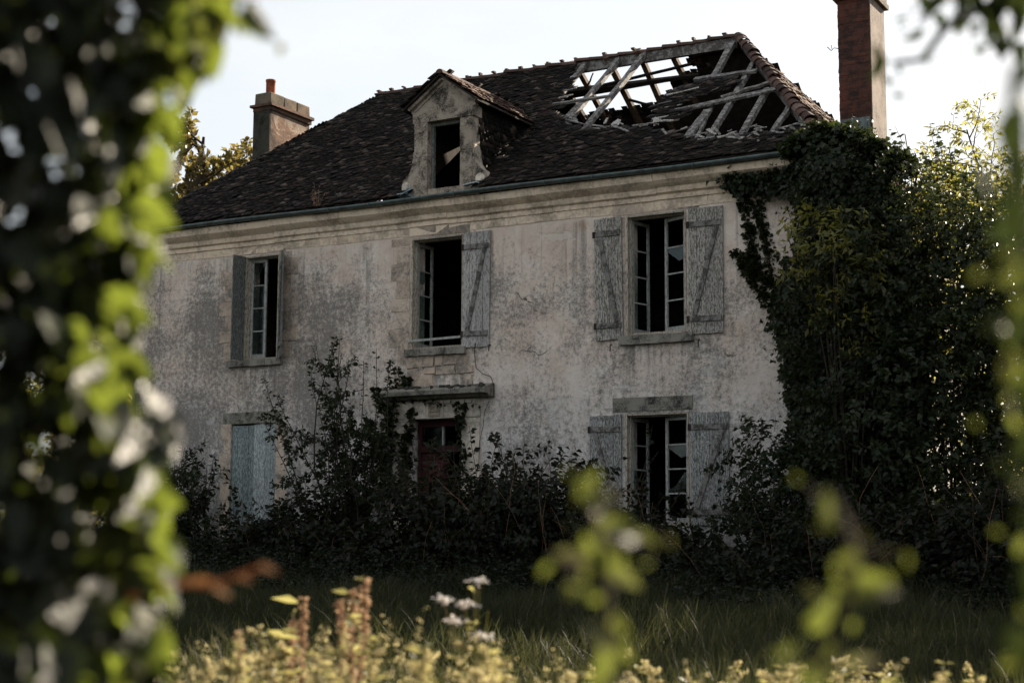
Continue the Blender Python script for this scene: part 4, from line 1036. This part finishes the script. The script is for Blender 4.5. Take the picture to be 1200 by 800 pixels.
def grass(n, xr, yr, hr, w, keep=None):
    P = np.stack([rng.uniform(*xr,n), rng.uniform(*yr,n), np.zeros(n)],1)
    if keep is not None: P = P[keep(P)]
    n = len(P); P[:,2] = ground_z(P[:,0],P[:,1])-.02
    patch = .65+.5*np.sin(P[:,0]*1.7+np.sin(P[:,1]*1.1)*2)*np.sin(P[:,1]*1.3+1)
    h = rng.uniform(*hr,n)*np.clip(patch,.4,1.2); d = np.stack([rng.normal(.05,.28,n),rng.normal(0,.28,n),np.ones(n)],1); d = unit(d)
    bend = np.stack([rng.normal(.1,.5,n),rng.normal(-.05,.5,n),np.zeros(n)],1)
    a = rng.uniform(0,math.pi,n); side = np.stack([np.cos(a),np.sin(a),np.zeros(n)],1)*(w*rng.uniform(.6,1.3,n))[:,None]
    V = []
    for t, ww in ((0,1),(.45,.8),(.8,.5)):
        c = P+d*(h*t)[:,None]+bend*(h*t*t*.5)[:,None]; V += [c-side*ww, c+side*ww]
    V.append(P+d*h[:,None]*.97+bend*(h*.5)[:,None])
    V = np.stack(V,1).reshape(-1,3); k = np.arange(n)[:,None]*7
    return V, [np.concatenate([k+np.array([[0,1,3,2]]),k+np.array([[2,3,5,4]])]), k+np.array([[4,5,6]])]
def cone(P):       # the part of the meadow that lies near the line of sight
    q = P-C0; t = (q@FW); s_ = (q@RT)/np.maximum(t,.1); return (np.abs(s_) < .40) & (t > 1.0)
gg = [grass(150000, (-17,11), (-16,-2.6), (.22,.6), .006, cone), grass(110000, (-6,14), (-25,-16), (.2,.6), .005, cone), grass(26000, (-24,22), (-26,-1), (.2,.55), .011, lambda P: ~cone(P))]
Vg = []; Q = []; Tt = []; b_ = 0
for V, (q, t_) in gg: Vg.append(V); Q.append(q+b_); Tt.append(t_+b_); b_ += len(V)
o_ = mesh_np('grass', np.concatenate(Vg), [np.concatenate(Q), np.concatenate(Tt)], L_GRASS); o_['kind'] = 'stuff'; o_['label'] = 'long unmown meadow grass in front of the house'; o_['category'] = 'grass'

# distant woodland behind and beside the house
lob = []
for k in range(30):
    x = -75+k*3.2+rng.uniform(-1,1); y = 46+rng.uniform(-6,10); h = rng.uniform(5,8.5); lob.append((x,y,h*.45-1,rng.uniform(2.4,3.6),2.6,h*.6))
P, D = blob_points(lob, 5200, .6); pos, tip, nrm, s = clump_leaves(P, D, 6, .9, .5)
o_ = mesh_np('woodland', *leaf_geo(pos,tip,nrm,s,.7), L_TREE); o_['kind'] = 'stuff'; o_['label'] = 'far line of trees closing the meadow behind the house'; o_['category'] = 'woodland'

lob = []  # second wood, added unseen behind the viewpoint to darken the house front
for k in range(26):
    x = -36+k*3.6+rng.uniform(-1,1); y = -37-rng.uniform(0,6)-abs(x-8)*.05; h = rng.uniform(4.5,8); lob.append((x,y,h*.45-1.6,3.2,2.6,h*.58))
P, D = blob_points(lob, 3600, .7); pos, tip, nrm, s = clump_leaves(P, D, 6, 1.1, .75)
o_ = mesh_np('woodland', *leaf_geo(pos,tip,nrm,s,.8), L_BUSH); o_['kind'] = 'stuff'; o_['label'] = 'unseen wood edge added behind the viewpoint to block low sky light'; o_['category'] = 'woodland'

# ================================================================== FOREGROUND
rng = np.random.default_rng(101)
def gz(p): return float(ground_z(p[0],p[1]))
# ivy-clad trunk close on the left
def ivy_trunk():
    d0 = 2.15; axis = atd(-165, 400, d0); base = np.array([axis[0],axis[1],gz(axis)])
    t = thing('ivy_clad_tree', base, 'close ivy-clad tree trunk at the left, bright leaves along its sunlit side', 'tree')
    H = 3.6
    tr = np.array([[0,0,-.1],[.02,0,.6],[0,.03,1.3],[.03,.02,2.1],[.02,.05,H]])+base
    m = MB(); m.tube(tr, [.17,.14,.13,.12,.10], 12); m.build('trunk', BARK, t, smooth=True)
    n = 9500
    z = rng.uniform(0,H,n); an = rng.uniform(0,2*math.pi,n)
    prof = np.interp(z,[0,1.0,1.23,1.38,1.48,1.6,1.7,1.8,1.95,2.06,2.2,2.5,3.6],[.38,.38,.365,.385,.405,.36,.325,.345,.385,.405,.47,.50,.48])
    prof *= 1+.05*np.sin(an*3+z*4)+.05*np.sin(an*7-z*9)
    rr = prof*(1-.55*rng.random(n)**2.2)
    P = base+np.stack([rr*np.cos(an), rr*np.sin(an), z],1)
    D = np.stack([np.cos(an),np.sin(an),np.zeros(n)],1)
    tip = D*.4+rvec(n)*.55+np.array([0,0,-.75]); nrm = D*.9+rvec(n)*.6+np.array([0,0,.35])
    g = [leaf_geo(P, tip, nrm, rng.uniform(.035,.082,n), .8, .34, True, .3)]
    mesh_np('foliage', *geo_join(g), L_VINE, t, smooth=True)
    # edge leaves with sunlight put into their paler colour, and stems that carry them
    ed = []; st = []
    for py in np.concatenate([np.arange(-60,860,17), np.arange(-60,860,29)]):
        ex = np.interp(py, [-60,0,60,110,180,260,330,400,460,520,590,640,700,760,860],[325,275,212,190,178,168,132,116,124,156,188,180,172,152,140])
        px = ex+14-abs(rng.normal(0,20)); dd = d0-rng.uniform(-.10,.22)
        a = atd(px, py, dd); c = np.array([axis[0],axis[1],a[2]+rng.uniform(-.1,.1)]); path = c+(a-c)*np.linspace(.4,1,6)[:,None]+rng.normal(0,.006,(6,3)); path[-1,2] -= .03
        st.append(tubes_of(path[None],.003,.5,4)); ed.append(leaves_on(path[None], 5, .054, .66, .9, .75, True, .4, .3, .8))
    mesh_np('stem', *geo_join(st), TWIG, t)
    mesh_np('lit_edge_leaves', *geo_join(ed), L_YEL if False else L_FORE, t)
    # drooping twig across the top edge
    tw = np.stack([atd(a,b,2.1) for a,b in ((120,-60),(180,-30),(235,-14),(285,0),(300,14))]); lv = []
    mesh_np('twig', *tubes_of(tw[None],.004,.5,5), TWIG, t)
    g = []
    for (px,py,s_) in ((215,14,.06),(245,8,.055),(268,-4,.05),(292,10,.038),(300,2,.03),(331,52,.018),(205,50,.06),(225,34,.05),(235,-10,.06)):
        p = atd(px,py,2.1)[None]; g.append(leaf_geo(p, rvec(1)*.6+np.array([[0,0,-.9]]), rvec(1)*.6-FW[None]*.7, s_, .7, .2, True))
    mesh_np('yellow_leaves', *geo_join(g), L_YEL, t, smooth=True)
    tw = np.stack([atd(a,b,2.0) for a,b in ((150,700),(200,684),(240,686),(275,676),(304,664))])
    mesh_np('rusty_twig', *tubes_of(tw[None],.003,.6,5), L_RUST, t, smooth=True)
    g = []
    for (px,py,s_) in ((222,685,.036),(247,686,.030),(272,676,.028),(301,664,.028),(210,681,.03)):
        p = atd(px,py,2.0)[None]; g.append(leaf_geo(p, (RT*.8+UP*rng.normal(0,.4))[None], (UP*.9-FW*.4)[None], s_, .55, .2, True))
    mesh_np('rust_leaves', *geo_join(g), L_RUST, t, smooth=True)
ivy_trunk()

def sprig(name, label, d0, pts, leaves, lmat, size_px_to=1.0, foot=None, r=.0085, cat='sapling'):
    stem = [atd(a,b,d0) for a,b in pts]; low = stem[0]; b = foot if foot is not None else low
    base = np.array([b[0],b[1],gz(b)])
    path = [base+(low-base)*t for t in np.linspace(0,1,5)[:-1]]+stem
    t = thing(name, base, label, cat)
    m = MB(); m.tube(path, np.linspace(r,r*.35,len(path)), 6); m.build('stem', TWIG, t)
    g = []; tw_ = []
    for (px,py,s_,ang) in leaves:
        dd = d0+rng.uniform(-.12,.12); p = atd(px,py,dd); a = R(ang)
        td = RT*math.cos(a)+UP*math.sin(a)+FW*rng.normal(0,.35); L = s_/FPX*dd
        nv = -FW*.8+rvec(1)[0]*.6+UP*.3
        g.append(leaf_geo((p-td*L*.5)[None], td[None], nv[None], L*.92, rng.uniform(.42,.6), .3, True, .3))
        for _ in range(2):
            o3 = RT*rng.normal(0,16)+UP*rng.normal(-4,15); p2 = p+o3/FPX*dd+FW*rng.normal(0,.05); t2 = RT*rng.normal()+UP*rng.normal(-.3)+FW*rng.normal(0,.5); n2 = rvec(1)[0]-FW*.4
            g.append(leaf_geo(p2[None], t2[None], n2[None], L*rng.uniform(.3,.6), .5, .3, True, .3))
            j = np.stack([p-td*L*.5, (p+p2)/2, p2]); m2 = tubes_of(j[None], .0012, .6, 3); tw_.append(m2)
    mesh_np('twigs', *geo_join(tw_), TWIG, t)
    mesh_np('leaves', *geo_join(g), lmat, t, smooth=True)
    return t
sprig('hazel_shoot', 'near leafy shoot with blurred yellow-green leaves standing before the lower open window', 1.6,
      [(716,830),(708,760),(712,700),(705,640),(700,590),(694,560)],
      [(690,566,44,70),(702,585,34,40),(668,652,46,150),(690,640,36,120),(740,625,62,-12),(720,612,40,20),(712,660,50,-60),(700,745,46,100),(722,740,50,-100),(738,680,44,-30),(690,700,36,200),(708,780,60,80),(735,770,50,-70),(760,632,34,-20),(705,612,36,80)], L_YEL)
sprig('hazel_shoot', 'near leafy shoot with blurred yellow leaves at the lower right before the dark bank', 1.5,
      [(950,840),(958,770),(985,715),(1005,660),(990,610),(972,575)],
      [(968,588,40,80),(975,604,34,60),(998,640,40,-50),(1022,688,66,30),(1005,672,44,-20),(966,716,64,45),(925,762,42,20),(968,760,46,70),(990,655,36,200),(1010,775,50,30),(945,790,44,100),(1040,690,36,10)], L_YEL)
sprig('hazel_shoot', 'near blurred leafy stems rising along the right edge of the view', 1.5,
      [(1235,860),(1225,700),(1222,560),(1215,420),(1205,320),(1200,150)],
      [(1176,326,56,150),(1186,300,44,20),(1184,436,52,-95),(1190,498,26,-80),(1196,566,30,-80),(1196,640,30,-100),(1204,370,60,-60),(1206,700,50,80),(1190,770,40,30)], L_YEL)
sprig('hazel_shoot', 'near dark leaves hanging at the right edge above the yellow ones', 1.4,
      [(1260,860),(1250,600),(1240,400),(1225,260),(1212,150)],
      [(1188,110,70,-80),(1186,165,80,-95),(1192,215,84,-80),(1190,262,74,-100),(1206,330,80,-70),(1190,385,60,-110),(1206,460,80,-90),(1196,530,66,-90),(1206,600,80,-80),(1200,80,56,60),(1204,690,84,-90),(1198,760,70,-60)], L_BUSH)
sprig('overhanging_branch', 'blurred dark twig with hanging leaves in the upper right corner of the view', 2.6,
      [(1330,-160),(1250,-90),(1190,-30),(1160,5),(1110,30),(1080,70),(1048,74)],
      [(1128,6,40,-110),(1142,-6,50,-80),(1152,14,40,-70),(1176,60,34,-100),(1190,40,46,-80),(1104,26,26,-60),(1196,70,40,-95),(1094,8,52,-100),(1084,6,34,-70),(1100,-10,50,-80),(1162,24,54,-100),(1172,44,36,-95),(1186,2,50,-60),(1166,-6,50,-90),(1165,22,44,-90),(1178,4,40,-70),(1160,44,26,-100),(1150,2,30,-60),(1086,70,16,-80),(1027,82,40,-95),(1028,64,24,-80),(1120,-8,40,-60),(1196,20,40,-90),(1200,-8,50,-60)], L_BUSH, foot=np.array([atd(1500,400,2.6)[0],atd(1500,400,2.6)[1],0]), r=.014, cat='branch')

# meadow weeds in front: goldenrod and dock
def weed(name, px, py, d0, label, group, kind):
    top = atd(px,py,d0); base = np.array([top[0]+rng.normal(0,.05), top[1]+rng.normal(0,.05), 0]); base[2] = gz(base)
    Hh = top[2]-base[2]
    if Hh < .15: return
    t = thing(name, base, label, 'weed', group)
    path = base+(top-base)*np.linspace(0,1,7)[:,None]+np.concatenate([np.zeros((1,3)),rng.normal(0,.012,(5,3)),np.zeros((1,3))])
    st = [tubes_of(path[None],.005,.4,5)]
    if kind == 'gold':
        k = 14; i = rng.uniform(.5,.99,k); s0 = base+(top-base)*i[:,None]; sd = rvec(k)*[.8,.8,.25]+[0,0,.65]
        side = shoot_paths(s0, sd, rng.uniform(.06,.2,k)*(1.35-i), 4, .15, -.1); st.append(tubes_of(side,.0025,.5,3))
        mesh_np('stem', *geo_join(st), L_WEED, t)
        mesh_np('foliage', *geo_join([leaves_on(path[None],70,.045,.1,.85,.25,svar=.5)]), L_WEED, t)
        mesh_np('flower_plume', *geo_join([leaves_on(side,30,.014,.05,.8,.7)]), L_PLUME, t)
    elif kind == 'grass':
        nb_ = 34; st0 = base+np.stack([rng.normal(0,.06,nb_),rng.normal(0,.06,nb_),np.zeros(nb_)],1)
        bl = shoot_paths(st0, rng.normal(0,.16,(nb_,3))*[1,1,0]+[0,0,1], Hh*rng.uniform(.5,1.02,nb_), 7, .06, -.22)
        mesh_np('blades', *tubes_of(bl,.0028,.25,3), L_WEED, t)
        mesh_np('seed_heads', *leaves_on(bl[:16],26,.016,.72,.7,.4), L_PLUME, t)
    elif kind == 'dock':
        mesh_np('stem', *geo_join(st), L_DRY, t)
        mesh_np('seed_head', *geo_join([leaves_on(path[None],190,.02,.72,.8,.7)]), L_DRY, t)
        mesh_np('foliage', *geo_join([leaves_on(path[None],16,.10,.1,.8,.3)]), L_WEED, t)
    else:
        heads = [(520,702),(545,708),(562,680),(532,727),(566,745),(572,716)]; tops = [atd(a,b,d0+rng.normal(0,.06)) for a,b in heads]
        fl = []
        for q in tops:
            j = base+(top-base)*.62; pth = np.stack([j,(j+q)/2+rng.normal(0,.01,3),q]); st.append(tubes_of(pth[None],.003,.6,4))
        mesh_np('stem', *geo_join(st), L_WEED, t)
        mesh_np('foliage', *geo_join([leaves_on(path[None],60,.05,.15,.85,.35)]), L_WEED, t)
        for q in tops[:5]:
            nn = 44; P = q+rng.normal(0,1,(nn,3))*[.016,.016,.006]
            mesh_np('flower_head', *leaf_geo(P, rvec(nn)*[1,1,.3], rvec(nn)*.4+[0,0,1], .02, .8), FLOW, t)
wl = {'grass': 'thin pale meadow stalks with feathery seed heads among the broader sunlit weeds', 'gold': 'tall feathery yellow-green weed in the sunlit patch of meadow nearest the viewer', 'dock': 'dry reddish-brown dock stalk among the sunlit meadow weeds', 'white': 'weed with small white flower heads standing above the other sunlit weeds'}
weed('flowering_weed', 556, 690, 6.0, wl['white'], None, 'white')
for (px,py,d_) in ((428,680,5.8),(416,690,5.9),(398,704,5.9),(356,700,6.0),(344,722,6.1),(280,740,6.3)):
    weed('dock_weed', px, py, d_, wl['dock'], 'dry dock stalks', 'dock')
for k in range(40):
    px = rng.uniform(150,1180); lo = np.interp(px,[150,300,400,480,600,700,1180],[738,722,690,712,748,752,752]); py = lo+abs(rng.normal(0,22))
    weed('feathery_weed', px, py, rng.uniform(4.8,7.0), wl['grass'], 'feathery seeding stalks', 'grass')
for k in range(40):
    px = rng.uniform(150,640); lo = np.interp(px,[150,220,330,400,440,480,520,580,640],[758,746,716,698,700,728,722,722,775]); py = lo+abs(rng.normal(0,42))+rng.uniform(0,26)
    weed('goldenrod_weed', px, py, rng.uniform(4.6,6.6), wl['gold'], 'goldenrod-like weeds', 'gold')
for k in range(46):
    px = rng.uniform(600,1230); lo = np.interp(px,[600,760,800,900,960,1100,1230],[790,775,782,770,765,772,770]); py = lo+abs(rng.normal(0,26))
    weed('goldenrod_weed', px, py, rng.uniform(5.0,8.0), wl['gold'], 'goldenrod-like weeds', 'gold')

# ================================================================== LIGHT, SKY, CAMERA
SAZ, SEL = R(77), R(25.5)          # from +x towards +y; elevation
sd = Vector((math.cos(SEL)*math.cos(SAZ), math.cos(SEL)*math.sin(SAZ), math.sin(SEL)))
sun = bpy.data.lights.new('sun', 'SUN'); sun.energy = 5.0; sun.angle = R(.5); sun.color = (1,.86,.68)
so = bpy.data.objects.new('sun', sun); so.rotation_euler = sd.to_track_quat('Z','Y').to_euler(); COL.objects.link(so)
w = bpy.data.worlds.new('World'); scene.world = w; w.use_nodes = True
nt = w.node_tree; bg = nt.nodes['Background']
sky = nt.nodes.new('ShaderNodeTexSky'); sky.sky_type = 'NISHITA'; sky.sun_disc = False
sky.sun_elevation = SEL; sky.sun_rotation = math.pi/2-SAZ; sky.air_density = 1.0; sky.dust_density = 2.0; sky.ozone_density = 1.0
tc = nt.nodes.new('ShaderNodeTexCoord'); mp = nt.nodes.new('ShaderNodeMapping'); mp.inputs['Scale'].default_value = (1.2,1.2,3.2)
nz = nt.nodes.new('ShaderNodeTexNoise'); nz.inputs['Scale'].default_value = 2.2; nz.inputs['Detail'].default_value = 7; nz.inputs['Roughness'].default_value = .58
mr = nt.nodes.new('ShaderNodeMapRange'); mr.inputs[1].default_value = .3; mr.inputs[2].default_value = .72; mr.inputs[3].default_value = .48; mr.inputs[4].default_value = .92
mx = nt.nodes.new('ShaderNodeMix'); mx.data_type = 'RGBA'; mx.inputs[7].default_value = (5.9,6.05,6.05,1)
nt.links.new(tc.outputs['Generated'], mp.inputs[0]); nt.links.new(mp.outputs[0], nz.inputs['Vector']); nt.links.new(nz.outputs['Fac'], mr.inputs[0])
nt.links.new(mr.outputs[0], mx.inputs[0]); nt.links.new(sky.outputs[0], mx.inputs[6]); nt.links.new(mx.outputs[2], bg.inputs['Color'])
bg.inputs['Strength'].default_value = .05

cam = bpy.data.cameras.new('camera'); co = bpy.data.objects.new('camera', cam); COL.objects.link(co); scene.camera = co
M = Matrix(((RT[0],UP[0],-FW[0],CX),(RT[1],UP[1],-FW[1],CY),(RT[2],UP[2],-FW[2],CZ),(0,0,0,1))); co.matrix_world = M
cam.sensor_width = 36; cam.lens = FPX/1200*36; cam.clip_start = .05; cam.clip_end = 2000
cam.dof.use_dof = True; cam.dof.focus_distance = 29.0; cam.dof.aperture_fstop = 2.3; cam.dof.aperture_blades = 0

scene.view_settings.view_transform = 'Standard'; scene.view_settings.look = 'None'; scene.view_settings.exposure = 1.76; scene.view_settings.gamma = 1
scene.cycles.use_denoising = True; scene.cycles.max_bounces = 6; scene.cycles.transparent_max_bounces = 12; scene.cycles.transmission_bounces = 3; scene.cycles.glossy_bounces = 2
scene.cycles.sample_clamp_indirect = 6; scene.cycles.sample_clamp_direct = 5
